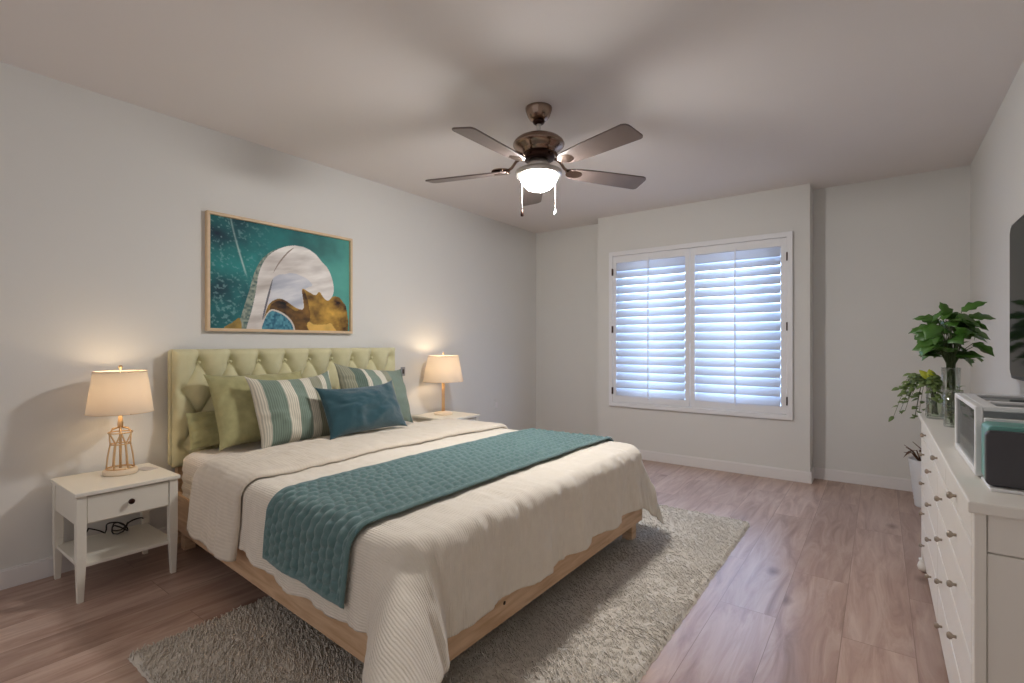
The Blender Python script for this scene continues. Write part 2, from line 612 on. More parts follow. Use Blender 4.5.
def wbox(*a):
    x0, x1, y0, y1, z0, z1 = a
    return (x0 - o0.x, x1 - o0.x, y0 - o0.y, y1 - o0.y, z0 - o0.z, z1 - o0.z)


CX0, CX1, CZ0, CZ1 = 1.044, 2.692, 0.503, 2.066
cs = MB()
for a in ((CX0, HX0 + .004, YB - .028, YB + .02, CZ0, CZ1), (HX1 - .004, CX1, YB - .028, YB + .02, CZ0, CZ1),
          (HX0, HX1, YB - .028, YB + .02, CZ0, HZ0 + .004), (HX0, HX1, YB - .028, YB + .02, HZ1 - .004, CZ1)):
    cs.box(*wbox(*a))
cs.build('casing', M['shutter'], win, 0.004)
fr = MB()
for a in ((HX0, HX0 + .05, YB + .12, YB + .17, HZ0, HZ1), (HX1 - .05, HX1, YB + .12, YB + .17, HZ0, HZ1),
          (HX0 + .05, HX1 - .05, YB + .12, YB + .17, HZ0, HZ0 + .05), (HX0 + .05, HX1 - .05, YB + .12, YB + .17, HZ1 - .05, HZ1),
          (1.845, 1.885, YB + .12, YB + .17, HZ0 + .05, HZ1 - .05)):
    fr.box(*wbox(*a))
fr.build('window_frame', M['shutter'], win, 0.003)
MB().box(*wbox(HX0 + .04, HX1 - .04, YB + .143, YB + .147, HZ0 + .04, HZ1 - .04)).build('pane', M['pane'], win)


def shutter(x0, x1, lx0, lx1, label, hinge_x):
    z0, z1, lz0, lz1 = HZ0 + .006, HZ1 - .006, 0.613, 1.952
    r = empty('plantation_shutter', ((x0 + x1) / 2, YB, z0))
    tag(r, label, 'shutter', 'window shutters')
    ox, oy, oz = r.location
    ya, yb = -0.012, 0.016
    for a, b in ((x0, lx0), (lx1, x1)):
        MB().box(a - ox, b - ox, ya, yb, 0, z1 - oz).build('stile', M['shutter'], r, 0.002)
    MB().box(lx0 - ox, lx1 - ox, ya, yb, 0, lz0 - oz).build('rail', M['shutter'], r, 0.002)
    MB().box(lx0 - ox, lx1 - ox, ya, yb, lz1 - oz, z1 - oz).build('rail', M['shutter'], r, 0.002)
    n = 17
    pitch = (lz1 - lz0) / n
    lv = MB()
    for k in range(n):
        zc = lz0 + pitch * (k + 0.5) - oz
        tilt = math.radians(63 if k < n - 1 else 80)
        ring = []
        for j in range(14):
            a = 2 * math.pi * j / 14
            u, w = 0.0445 * math.cos(a), 0.0055 * math.sin(a)
            # room-side edge (-y) is the lower one
            ring.append((u * math.cos(tilt) - w * math.sin(tilt), u * math.sin(tilt) + w * math.cos(tilt)))
        ring = [(max(-0.08, yy) + 0.002, zz + zc) for yy, zz in ring]
        m_ = len(ring)
        p = [(lx0 + .002 - ox, yy, zz) for yy, zz in ring] + [(lx1 - .002 - ox, yy, zz) for yy, zz in ring]
        q = [(i, (i + 1) % m_, m_ + (i + 1) % m_, m_ + i) for i in range(m_)] + [tuple(range(m_)), tuple(range(m_, 2 * m_))]
        lv.add(p, q, True)
    lv.build('louver_panel', M['louver'], r)
    xm = (lx0 + lx1) / 2 - ox
    MB().box(xm - .005, xm + .005, -0.046, -0.036, lz0 - oz - .02, lz1 - oz + .02).build('tilt_rod', M['shutter'], r, 0.002)
    for zz in (0.66, 1.28, 1.86):
        MB().box(hinge_x - ox - .005, hinge_x - ox + .005, -0.036, -0.010, zz - oz - .035, zz - oz + .035).build('hinge', M['bronze'], r, 0.002)
    return r


shutter(HX0 + .003, 1.852, 1.118, 1.810, 'left white plantation shutter, hinged beside the left end of the window', HX0 + .002)
shutter(1.856, HX1 - .003, 1.898, 2.602, 'right white plantation shutter, on the side of the window nearer the potted plants', HX1 - .002)

# ------------------------------------------------------------------ rug
RX0, RX1, RY0, RY1 = 1.09, 2.62, 0.62, 3.40
nx, ny = 236, 428
gx = np.linspace(RX0, RX1, nx)
gy = np.linspace(RY0, RY1, ny)
X, Y = np.meshgrid(gx, gy, indexing='ij')
xx = X + 0.012 * vnoise(X * 9, Y * 9, 1)
yy = Y + 0.012 * vnoise(X * 9, Y * 9, 2)
u1, v1 = (xx + yy) * 0.707, (xx - yy) * 0.707
tuft = 0.5 + 0.5 * vnoise(u1 * 46, v1 * 110, 3)
tuft2 = 0.5 + 0.5 * vnoise(u1 * 90, v1 * 90, 4)
hgt = 0.010 + 0.005 * tuft ** 1.2 + 0.004 * tuft2 + 0.002 * fbm(X * 5, Y * 5, 2, 5)
edge = np.minimum(np.minimum(X - RX0, RX1 - X), np.minimum(Y - RY0, RY1 - Y))
hgt = hgt * sm(-0.002, 0.02, edge) + 0.001
P = np.stack([X + 0.004 * vnoise(X * 70, Y * 70, 6) , Y + 0.004 * vnoise(X * 70, Y * 70, 7), hgt], -1)
rug = empty('shag_rug', ((RX0 + RX1) / 2, (RY0 + RY1) / 2, 0))
tag(rug, 'cream wool shag rug lying under the foot half of the bed', 'rug')
P[..., 0] -= rug.location.x
P[..., 1] -= rug.location.y
grid('backing', P, None, M['rug'], rug)
# the pile: short curved wool strands leaning one way, some past the edges
NS = 68000
r4 = np.random.default_rng(12)
sx = r4.uniform(RX0 + .004, RX1 - .004, NS)
sy = r4.uniform(RY0 + .004, RY1 - .004, NS)
ang = math.radians(150) + r4.normal(0, .38, NS) + .35 * vnoise(sx * 5, sy * 5, 14)
ln = r4.uniform(.016, .034, NS)
lift = r4.uniform(.35, .9, NS)
wd = r4.uniform(.0020, .0034, NS)
dx, dy = np.cos(ang), np.sin(ang)
rings = []
for t_, up_, w_ in ((0, .0, 1.0), (.45, .75, 1.0), (.8, .95, .85), (1.0, .72, .35)):
    cx = sx + dx * ln * t_ * .85
    cy = sy + dy * ln * t_ * .85
    cz = .008 + ln * lift * up_ * .62
    for k in range(3):
        a = 2 * math.pi * k / 3 + .5
        o_ = wd * w_ * math.cos(a)
        rings.append(np.stack([cx - dy * o_, cy + dx * o_, np.maximum(cz + wd * w_ * math.sin(a), .001)], -1))
V = np.stack(rings, 1)                                   # (NS, 12, 3)
V[..., 0] -= rug.location.x
V[..., 1] -= rug.location.y
base = (np.arange(NS) * 12)[:, None, None]
qs = []
for g in range(3):
    for k in range(3):
        k2 = (k + 1) % 3
        qs.append([g * 3 + k, g * 3 + k2, g * 3 + 3 + k2, g * 3 + 3 + k])
F = (base + np.array(qs)[None]).reshape(-1, 4)
me = bpy.data.meshes.new('pile')
me.vertices.add(NS * 12)
me.vertices.foreach_set('co', V.reshape(-1).astype(np.float32))
me.loops.add(F.size)
me.loops.foreach_set('vertex_index', F.reshape(-1).astype(np.int32))
me.polygons.add(len(F))
me.polygons.foreach_set('loop_start', np.arange(0, F.size, 4, dtype=np.int32))
me.update(calc_edges=True)
pile = link('pile', me, M['rug'], rug, smooth=True)
pile['kind'] = 'stuff'

# ------------------------------------------------------------------ bed
XH, XF, HW, YC = 0.12, 2.16, 0.84, 1.90


def warp(P):
    """the bed widens a little towards its foot"""
    P = np.array(P, float)
    k = np.clip((P[..., 0] - XH) / (XF - XH), -0.1, 1.2)
    near = 1.108 + (0.985 - 1.108) * k
    far = 2.71 + (2.78 - 2.71) * k
    c, hw = (near + far) / 2, (far - near) / 2
    Q = P.copy()
    Q[..., 1] = c + P[..., 1] * hw / HW
    return Q


bed = empty('bed', (1.14, YC, 0))
tag(bed, 'queen bed with pale tufted olive headboard and light pine frame', 'bed')
BO = np.array(bed.location)


def wb_obj(mb, name, m, bevel=0.0, parent=bed, smooth=None):
    mb.v = [tuple(p) for p in (warp(np.array(mb.v)) - BO)]
    return mb.build(name, m, parent, bevel, smooth=smooth)


for s_ in (-1, 1):
    wb_obj(MB().box(XH, XF - .024, s_ * HW, s_ * (HW - .028), .125, .315) if s_ > 0 else
           MB().box(XH, XF - .024, -HW, -(HW - .028), .115, .315), 'side_rail', M['pine'], .004)
fo = wb_obj(MB().box(XF - .024, XF, -HW, HW, .115, .305), 'foot_rail', M['pine'], .004)
for yy in (-.40, .22):
    q = warp(np.array([[XF + .0005, yy, .185]]))[0] - BO
    MB().lathe([(.007, -.001), (.007, .001)], n=16).build('bolt', M['bronze'], fo).matrix_local = Matrix.Translation(q) @ Matrix.Rotation(math.pi / 2, 4, 'Y')
for sx, sy in ((XH + .05, -1), (XH + .05, 1), (XF - .055, -1), (XF - .055, 1)):
    wb_obj(MB().box(sx - .03, sx + .03, sy * (HW - .06) - .03, sy * (HW - .06) + .03, 0.0 if sx < 1 else .012, .16), 'leg', M['pine'], .004)
wb_obj(MB().box(XH, XF - .03, -HW + .03, HW - .03, .20, .25), 'slat_base', M['pine'])

# mattress, dressed in its sheet: a rounded block
n1, n2 = 120, 90


def rounded_block(hx, hy, z0, z1, r, wr):
    """superellipse-ring lofted block centred on 0"""
    ang = np.linspace(0, 2 * np.pi, 260, endpoint=False)
    rc = 0.09
    out = []
    prof = [(0.02, z0)] + [(r - r * math.sin(a), z0 + r - r * math.cos(a)) for a in np.linspace(0.2, math.pi / 2, 4)] + \
           [(0.0, z0 + (z1 - z0) * t) for t in np.linspace(.25, .7, 12)] + \
           [(r - r * math.cos(a), z1 - r + r * math.sin(a)) for a in np.linspace(0.15, math.pi / 2, 8)]
    for d in np.linspace(0, 1, 26)[1:-1]:
        prof.append((r + d * (hy - r - .02), z1))
    for ins, z in prof:
        ex, ey = hx - ins, hy - ins
        ca, sa = np.cos(ang), np.sin(ang)
        rr = max(0.004, min(rc, ey))
        px = np.sign(ca) * np.minimum(np.abs(ca) * 3.2 * ex, ex)
        py = np.sign(sa) * np.minimum(np.abs(sa) * 3.2 * ey, ey)
        k = np.maximum(np.abs(px) - (ex - rr), 0), np.maximum(np.abs(py) - (ey - rr), 0)
        l = np.hypot(*k)
        f_ = np.where(l > rr, rr / np.maximum(l, 1e-9), 1)
        px = np.where(k[0] > 0, np.sign(px) * (ex - rr + k[0] * f_), px)
        py = np.where(k[1] > 0, np.sign(py) * (ey - rr + k[1] * f_), py)
        out.append(np.stack([px, py, np.full_like(px, z)], -1))
    A = np.array(out).transpose(1, 0, 2)
    nz = fbm(A[..., 0] * 6 + A[..., 2] * 8, A[..., 1] * 6, 3, 9)
    A[..., 0] += wr * nz * .6
    A[..., 2] += wr * nz * (A[..., 2] > z1 - .02)
    s_ = np.sign(A[..., 1])
    A[..., 1] += s_ * wr * 1.2 * np.sin(A[..., 2] * 130 + 3 * vnoise(A[..., 0] * 3, A[..., 2] * 9, 11)) * (A[..., 2] < z1 - .03) * (A[..., 2] > z0 + .04)
    return A


A = rounded_block((2.12 - XH) / 2 - .005, .828, .25, .535, .055, .0035)
A[..., 0] += (2.12 + XH) / 2 + .01
UV = np.stack([A[..., 0], A[..., 1] + A[..., 2] * 1.2], -1)
mt = grid('mattress', warp(A) - BO, UV, M['sheet'], bed, wrap=True)

# headboard, upholstered with diamond tufting
hb = empty('headboard', (0, 0, 0), parent=bed)
hb.location = Vector((0, 0, 0)) - bed.location
HY0, HY1, HZB, HZT = 1.112, 2.70, 0.44, 1.105
na, nb = 330, 140
ya = np.linspace(0, 1, na)
za = np.linspace(0, 1, nb)
YA, ZA = np.meshgrid(ya, za, indexing='ij')
yw, zw = HY0 + YA * (HY1 - HY0), HZB + ZA * (HZT - HZB)
pa, zb = 0.1745, 0.155
zt = 1.028
p_ = (yw - 1.250) / pa
q_ = (zw - zt) / (2 * zb)
aa = np.abs(np.sin(np.pi * (p_ + q_)))
bb = np.abs(np.sin(np.pi * (p_ - q_)))
dia = np.minimum(aa, bb)
dia = (aa * bb) ** .45
top_ = np.abs(np.sin(np.pi * p_)) ** .5
puff = np.where(zw > zt, top_ * (1 - sm(zt, zt + .012, zw) * 0) , dia)
mid = sm(zt - .03, zt + .01, zw)
puff = dia * (1 - mid) + np.maximum(top_, 0) * mid
# button dimples
di = np.full_like(yw, 9.0)
for row in range(4):
    zr = zt - row * zb
    off = 0 if row % 2 == 0 else 0.5
    for k in range(-2, 12):
        yk = 1.250 + (k + off) * pa
        if HY0 + .05 < yk < HY1 - .05:
            di = np.minimum(di, np.hypot(yw - yk, zw - zr))
dim = np.exp(-(di / 0.027) ** 2)
# no creases in the plain outer border
eb = np.minimum(yw - HY0, HY1 - yw)
bmask = sm(.05, .17, eb + .04)
puff = puff * bmask + 0.85 * (1 - bmask)
xs = 0.070 + 0.052 * puff - 0.030 * dim
r_ = 0.035
ed = np.minimum(eb, np.minimum(HZT - zw, zw - HZB))
xs = xs - 0.036 * (1 - np.sqrt(np.clip(1 - (1 - np.clip(ed / r_, 0, 1)) ** 2, 0, 1)))
P = np.stack([xs, yw, zw], -1)
grid('upholstery', P, np.stack([yw, zw], -1), M['uphol'], hb)
sh = MB().prism(rrect(HY0 + .001, HY1 - .001, HZB + .001, HZT - .001, .02), .02, .062, 'x').build('shell', M['uphol'], hb)
bt = 0
for row in range(4):
    zr = zt - row * zb
    off = 0 if row % 2 == 0 else 0.5
    for k in range(-2, 12):
        yk = 1.250 + (k + off) * pa
        if HY0 + .06 < yk < HY1 - .06 and (row < 2 or yk < 1.45 or yk > 2.5):
            b_ = MB()
            b_.lathe([(.001, .007), (.007, .005), (.010, .001), (.010, -.004)], n=12)
            o = b_.build('button', M['uphol'], hb)
            o.matrix_local = Matrix.Translation((.086, yk, zr)) @ Matrix.Rotation(math.pi / 2, 4, 'Y')
for y in (HY0 + .07, HY1 - .07):
    MB().box(.022, .062, y - .035, y + .035, 0, HZB + .02).build('leg', M['pine'], hb, .003)

# --- cloth laid over the bed: (s, t) = lengths along and across the bed
ZT, RC, RR = 0.552, 0.10, 0.065
L0, W0 = 2.195 - RR, 0.815


def drape(s, t, off=0.0, wr=1.0, head=False):
    """maps cloth coordinates to the draped surface; returns points and the overflow length"""
    hx = np.maximum(s - (L0 - RC), 0)
    hy = np.maximum(np.abs(t) - (W0 - RC), 0)
    hh = np.hypot(hx, hy)
    d = np.maximum(hh - RC, 0)
    phi = np.arctan2(hy, hx + 1e-9)
    R = RR
    th = np.clip(d / R, 0, math.pi / 2)
    over = np.maximum(d - R * math.pi / 2, 0)
    corner = np.sin(2 * phi) ** 2 * (hx > 0) * (hy > 0)
    flare = 0.05 + np.where(t < 0, .82, .22) * corner
    out = (R + off) * np.sin(th) + flare * over
    drop = (R + off) * (1 - np.cos(th)) + over * np.sqrt(1 - np.minimum(flare, .9) ** 2)
    # folds of the hanging cloth
    ramp = sm(0.06, 0.34, d)
    along = np.where(hx > hy, t * 1.0, s * 1.0)
    wave = np.sin(2 * np.pi * (along / .31 + .35 * vnoise(along * 3.1, along * 0 + 2.0, 21))) * .6 + vnoise(along * 11, d * 3, 22) * .7
    out = out + wr * ramp * np.where(hx > hy, .024, .012) * wave * (1 - corner)
    out = out + wr * ramp * corner * 0.030 * np.sin(phi * 9 + 0.6)
    out = out + wr * np.where(hx > hy, .0085, .004) * fbm(np.where(hx > hy, t * 24, s * 24), d * 7, 3, 23) * sm(0, .08, d)
    rad = np.minimum(hh, RC) + out
    x = np.where(hx > 0, L0 - RC, s) + rad * np.cos(phi) * (hx > 0)
    y = np.sign(t) * (np.minimum(np.abs(t), W0 - RC) + rad * np.sin(phi))
    z = ZT + off - drop
    z = z + wr * (1 - sm(0, .08, d)) * (0.006 * fbm(s * 3.2, t * 3.2, 3, 24) + 0.0032 * fbm(s * 8, t * 24, 3, 25))
    # crown of the bed
    z = z + 0.010 * (1 - (np.clip(np.abs(t), 0, W0) / W0) ** 2) * sm(L0 + .05, L0 - .35, s)
    return np.stack([x, y, z], -1), d


def cloth(name, S, Tt, off, m, label, cat, thick, wr=1.0, disp=None, uvs=1.0, part=None):
    Pn, d = drape(S, Tt, off, wr)
    Pn = warp(Pn)
    if disp is not None:
        du = np.gradient(Pn, axis=0)
        dv = np.gradient(Pn, axis=1)
        nrm = np.cross(du, dv)
        nrm /= np.linalg.norm(nrm, axis=-1, keepdims=True) + 1e-12
        Pn = Pn + nrm * disp[..., None]
    c = np.array([Pn[..., 0].mean(), Pn[..., 1].mean(), ZT])
    o = grid(name, Pn - c, np.stack([S * uvs, Tt * uvs], -1), m)
    o.location = c
    so = o.modifiers.new('solidify', 'SOLIDIFY')
    so.thickness = thick
    so.offset = -1
    tag(o, label, cat)
    return o


DH = 0.375
hang = RC + DH
tt = np.linspace(-(W0 - RC + hang), (W0 - RC + hang), 300)
ss = np.linspace(0.62, L0 - RC + hang, 240)
S, Tt = np.meshgrid(ss, tt, indexing='ij')
# uneven hem
k = 0.030 * vnoise(S * 3.0, S * 0 + 3, 31)
over_t = np.maximum(np.abs(Tt) - W0, 0)
Tt2 = np.sign(Tt) * (np.minimum(np.abs(Tt), W0) + over_t * (1 + 1.8 * k - .13))
k2 = 0.030 * vnoise(Tt * 3.4, Tt * 0 + 5, 32)
over_s = np.maximum(S - L0, 0)
S2 = np.minimum(S, L0) + over_s * (1 + 1.8 * k2 - .04)
cloth('coverlet', S2, Tt2, 0.0, M['coverlet'], 'cream ribbed cotton coverlet draped over the foot of the bed', 'coverlet', 0.006)

# folded blanket across the bed behind the pillows' feet
tb = np.linspace(-(W0 + .365), W0 + .33, 260)
sb_ = np.linspace(0.0, 1.0, 70)
SB, TB = np.meshgrid(sb_, tb, indexing='ij')
ov = np.maximum(-TB - W0, 0)
head_edge = 0.66 - 0.40 * ov + 0.015 * vnoise(TB * 4, TB * 0, 41)
foot_edge = 1.13 - 0.10 * ov + 0.05 * sm(.2, .9, TB) + 0.018 * vnoise(TB * 4, TB * 0 + 4, 42)
S3 = head_edge + SB * (foot_edge - head_edge)
rim = np.minimum(SB, 1 - SB) * (foot_edge - head_edge)
puffb = 0.022 * np.sqrt(np.clip(1 - (1 - np.clip(rim / .03, 0, 1)) ** 2, 0, 1)) + 0.003 * fbm(S3 * 12, TB * 6, 3, 43)
cloth('blanket', S3, TB, 0.008, M['blanket'], 'soft beige blanket folded in a band across the bed in front of the pillows', 'blanket', 0.008, 1.0, puffb)

# quilted teal runner
tr = np.linspace(-(W0 + .275), W0 + .20, 460)
sr = np.linspace(1.40, 1.965, 150)
S4, T4 = np.meshgrid(sr, tr, indexing='ij')
T4s = T4
S4s = S4 - 0.10 * sm(W0 - .05, W0 + .3, -T4) * 0.3
uu = (S4 - 1.40) / 0.565
rows = 13
rowf = uu * rows
rib = np.abs(np.sin(np.pi * rowf)) ** .6
rk = np.floor(rowf)
stit = np.abs(np.sin(np.pi * (T4 / .040 + .5 * (rk % 2) + .3 * vnoise(rk * 5.3, T4 * 6, 51)))) ** .5
ht = 0.017 * rib * (0.35 + 0.65 * stit) + 0.0015 * fbm(S4 * 60, T4 * 60, 2, 52)
bd = np.minimum(np.minimum(S4 - 1.40, 1.965 - S4), np.minimum(T4 - tr[0], tr[-1] - T4))
ht = np.where(bd < .022, 0.016 * np.sqrt(np.clip(1 - ((bd - .011) / .012) ** 2, 0, 1)), ht)
cloth('bed_runner', S4s, T4s, 0.010, M['runner'], 'teal quilted runner laid across the foot of the bed', 'bed runner', 0.010, 0.45, ht)


# ------------------------------------------------------------------ pillows
def pillow(name, w, h, T_, m, loc, lean, yaw, label, seed, puff=0.52, ear=0.03, roll=0.0, group=None, piping=None, droop=0.0):
    """cushion facing +x; local y across, z up; leans back on -x"""
    n = 70
    u = np.linspace(-1, 1, n)
    U, V = np.meshgrid(u, u, indexing='ij')
    e = 1 - np.abs(U) ** 2.3
    f = 1 - np.abs(V) ** 2.3
    thick = (np.clip(e, 0, 1) * np.clip(f, 0, 1)) ** puff
    pin = 1 - 0.055 * (1 - V ** 2) * 0
    yy = U * w / 2 * (1 - 0.05 * (1 - np.abs(U) ** 6) * 0) * (1 - ear * (1 - V ** 4) * 1.0)
    zz = V * h / 2 * (1 - ear * 1.6 * (1 - U ** 4))
    zz = zz - droop * (V > 0) * V * (1 - U ** 2)
    wr = 0.011 * fbm(U * 2.2, V * 2.2, 3, seed)
    # creases running in from the corners
    cre = 0.010 * np.sin(9 * (U * V) + 4 * vnoise(U * 2, V * 2, seed + 3)) * np.exp(-3 * (1 - np.abs(U)) * (1 - np.abs(V)))
    F = T_ / 2 * thick + (wr + cre) * thick
    B = -T_ / 2 * thick * 0.8
    ring_f = np.stack([F, yy, zz + h / 2], -1)
    ring_b = np.stack([B, yy, zz + h / 2], -1)
    r = empty(name, loc)
    r.rotation_mode = 'ZYX'
    r.rotation_euler = (roll, -lean, yaw)
    tag(r, label, 'pillow', group)
    # one closed skin: front then back
    P = np.concatenate([ring_f, ring_b[::-1]], 0)
    UVp = np.concatenate([np.stack([(U + 1) / 2, (V + 1) / 2], -1), np.stack([(U[::-1] + 1) / 2, (V + 1) / 2], -1)], 0)
    c = grid('cover', P, UVp, m, r)
    if piping:
        pts = [(0, yy[i, 0], zz[i, 0] + h / 2) for i in range(n)] + [(0, yy[-1, j], zz[-1, j] + h / 2) for j in range(n)] + \
              [(0, yy[i, -1], zz[i, -1] + h / 2) for i in range(n - 1, -1, -1)] + [(0, yy[0, j], zz[0, j] + h / 2) for j in range(n - 1, -1, -1)]
        MB().tube(pts, .0045, 6).build('piping', piping, r)
    return r


R_ = math.radians
pillow('pillow', .44, .21, .07, M['olive'], (.235, 1.37, .555), R_(20), R_(-2), 'small olive pillow low against the headboard, mostly hidden behind the big olive pillow', 61, roll=0)
pillow('pillow', .60, .455, .19, M['olive'], (.385, 1.53, .555), R_(26), R_(0), 'large plain olive linen pillow behind the left striped pillow', 62, ear=.065)
pillow('pillow', .52, .45, .19, M['stripe'], (.575, 1.63, .552), R_(25), R_(-4), 'green and cream striped pillow standing left of the navy pillow', 63, ear=.075, droop=.02)
pillow('pillow', .62, .44, .19, M['stripe2'], (.465, 2.265, .574), R_(24), R_(3), 'sage and beige striped pillow behind the navy pillow, nearest the far lamp', 64, ear=.07, droop=.01, roll=R_(-5))
pillow('pillow', .56, .335, .18, M['navy'], (.775, 1.935, .590), R_(27), R_(-3), 'navy velvet lumbar pillow in front of the striped pillows', 65, ear=.085, droop=.012)


# ------------------------------------------------------------------ nightstands
def copy_tree(o, parent=None):
    c = o.copy()
    COL.objects.link(c)
    if parent is not None:
        c.parent = parent
    for ch in list(o.children):
        copy_tree(ch, c)
    return c


def make_nightstand():
    r = empty('nightstand', (0.255, 0.812, 0))
    W2, D2, Hh = .205, .195, .485          # x is depth, y is width; front faces +x
    MB().box(-W2 - .005, W2 + .012, -D2 - .008, D2 + .008, Hh - .018, Hh).build('top', M['white'], r, .003)
    for sx in (-1, 1):
        for sy in (-1, 1):
            cx, cy = sx * (W2 - .018), sy * (D2 - .018)
            MB().taper((cx + sx * .002, cy + sy * .002, 0), .022, (cx, cy, .20), .036).taper((cx, cy, .20), .036, (cx, cy, Hh - .018), .036).build('leg', M['white'], r, .002)
    body = MB()
    body.box(-W2 + .035, W2 - .036, -D2 + .006, -D2 + .020, .335, Hh - .018)
    body.box(-W2 + .035, W2 - .036, D2 - .020, D2 - .006, .335, Hh - .018)
    body.box(-W2 + .006, -W2 + .020, -D2 + .035, D2 - .035, .335, Hh - .018)
    body.box(-W2 + .02, W2 - .02, -D2 + .02, D2 - .02, .335, .343)
    body.build('apron', M['white'], r, .002)
    d = MB().box(W2 - .022, W2 - .004, -D2 + .038, D2 - .038, .342, Hh - .024).build('drawer', M['white'], r, .003)
    kb = MB().lathe([(.005, 0), (.005, .012), (.012, .016), (.013, .022), (.009, .027), (.002, .028)], n=20).build('knob', M['bronze'], d)
    kb.matrix_local = Matrix.Translation((W2 - .004, 0, .405)) @ Matrix.Rotation(math.pi / 2, 4, 'Y')
    MB().box(-W2 + .01, W2 - .01, -D2 + .01, D2 - .01, .150, .166).build('shelf', M['white'], r, .002)
    return r


ns = make_nightstand()
tag(ns, 'white nightstand with one drawer in the left corner before the bed', 'nightstand', 'white nightstands')
ns2 = copy_tree(ns)
ns2.location = (0.262, 3.115, 0)
ns2.scale = (1, 1, 1.08)
tag(ns2, 'white nightstand on the far side of the bed, mostly hidden by bedding', 'nightstand', 'white nightstands')

# card on the near nightstand
cdm = MB()
cdm.box(-.045, .045, -.028, .028, 0, .003)
co = cdm.build('card', M['paper'])
co.location = (.20, .955, .485)
co.rotation_euler = (0, 0, R_(20))
tag(co, 'small white card lying on the near nightstand beside the lamp', 'card')
# power cord tangle on the shelf of the near nightstand
pc = MB()
pts = []
for k in range(60):
    a = k / 59
    pts.append((.10 + .012 * math.sin(a * 9), .70 + .26 * a + .012 * math.sin(a * 21), .172 + .05 * abs(math.sin(a * 8.5)) * (1 - .2 * a)))
pc.tube(pts, .0035, 6)
pts = [(.14 + .03 * math.cos(t_ * .55) + .01 * math.sin(t_ * 1.7), .86 + .035 * math.sin(t_ * .55), .172 + .022 * (1 + math.sin(t_ * .8))) for t_ in range(26)]
pc.tube(pts, .0035, 6)
pco = pc.build('power_cord', M['dark'])
tag(pco, 'black power cord tangled on the lower shelf of the near nightstand', 'cord')


# ------------------------------------------------------------------ bedside lamps
def shade(r, z0, z1, r0, r1):
    s_ = MB()
    s_.lathe([(r0, z0), (r0 + .0005, z0 + .004), (r1, z1)], n=48, cap=False)
    o = s_.build('lamp_shade', M['shade'], r)
    o.modifiers.new('s', 'SOLIDIFY').thickness = .002
    for zz, rr in ((z0 + .003, r0), (z1 - .003, r1)):
        t_ = MB()
        t_.tube([(rr * math.cos(a), rr * math.sin(a), zz) for a in np.linspace(0, 2 * math.pi, 49)], .0028, 6)
        t_.build('trim', M['cream'], o)
    sp = MB()
    for k in range(3):
        a = 2 * math.pi * k / 3
        sp.tube([(0, 0, z1 - .012), (r1 * math.cos(a), r1 * math.sin(a), z1 - .006)], .002, 6)
    sp.build('spider', M['brass'], r)
    f = MB()
    f.lathe([(.003, z1 - .015), (.003, z1 + .010), (.0075, z1 + .014), (.009, z1 + .021), (.006, z1 + .028), (.001, z1 + .030)], n=16)
    f.build('finial', M['brass'], r)


def bulb(r, z, watts):
    MB().lathe([(.012, z - .05), (.014, z - .02), (.026, z + .005), (.028, z + .02), (.018, z + .042), (.002, z + .05)], n=20).build('bulb', BULB, r)
    ld = bpy.data.lights.new('bulb_light', 'POINT')
    ld.energy = watts
    ld.color = (1.0, 0.76, 0.50)
    ld.shadow_soft_size = .03
    lo = bpy.data.objects.new('bulb_light', ld)
    COL.objects.link(lo)
    lo.parent = r
    lo.location = (0, 0, z + .085)


BULB = emit_mat('warm_bulb', (1, .72, .42, 1), 5.0)
# near lamp: open wire body on a cream disc
l1 = empty('table_lamp', (0.20, 0.845, 0.485))
tag(l1, 'table lamp with cream tapered shade and open wire body on the near nightstand', 'lamp', 'bedside table lamps')
MB().lathe([(.068, 0), (.072, .004), (.072, .020), (.066, .026), (.03, .028)], n=40).build('base', M['cream'], l1)
fw = MB()
NB = 6
for k in range(NB):
    a = 2 * math.pi * k / NB + .3
    a2 = a + 0.5
    path = [(.056, .026, a), (.050, .09, a), (.040, .150, a), (.044, .175, a + .25), (.050, .205, a2), (.036, .226, a2), (.010, .232, a2)]
    fw.tube([(rr * math.cos(t_), rr * math.sin(t_), zz) for rr, zz, t_ in path], .0036, 6)
for rr, zz in ((.056, .030), (.040, .150), (.049, .207)):
    fw.tube([(rr * math.cos(t_), rr * math.sin(t_), zz) for t_ in np.linspace(0, 2 * math.pi, 37)], .0034, 6)
fw.build('wire_body', M['brass'], l1)
MB().lathe([(.006, .026), (.006, .33)], n=12).build('rod', M['brass'], l1)
MB().lathe([(.012, .232), (.012, .250), (.008, .29)], n=16).build('neck', M['brass'], l1)
shade(l1, .305, .515, .136, .109)
bulb(l1, .39, LAMP_WATTS)
# far lamp: slim brass column
l2 = empty('table_lamp', (0.22, 3.125, 0.524))
tag(l2, 'table lamp with white shade and slim brass column on the far nightstand', 'lamp', 'bedside table lamps')
MB().lathe([(.078, 0), (.080, .003), (.080, .012), (.072, .018), (.045, .022), (.022, .028)], n=40).build('base', M['cream'], l2)
cl = MB()
for dx in (-.009, .009):
    cl.lathe([(.008, .02), (.0075, .14), (.007, .27)], (0, dx, 0), 14)
cl.build('column', M['brass'], l2)
MB().lathe([(.014, .265), (.014, .28), (.008, .30)], n=16).build('neck', M['brass'], l2)
shade(l2, .285, .510, .172, .130)
bulb(l2, .37, LAMP_WATTS * 2.0)

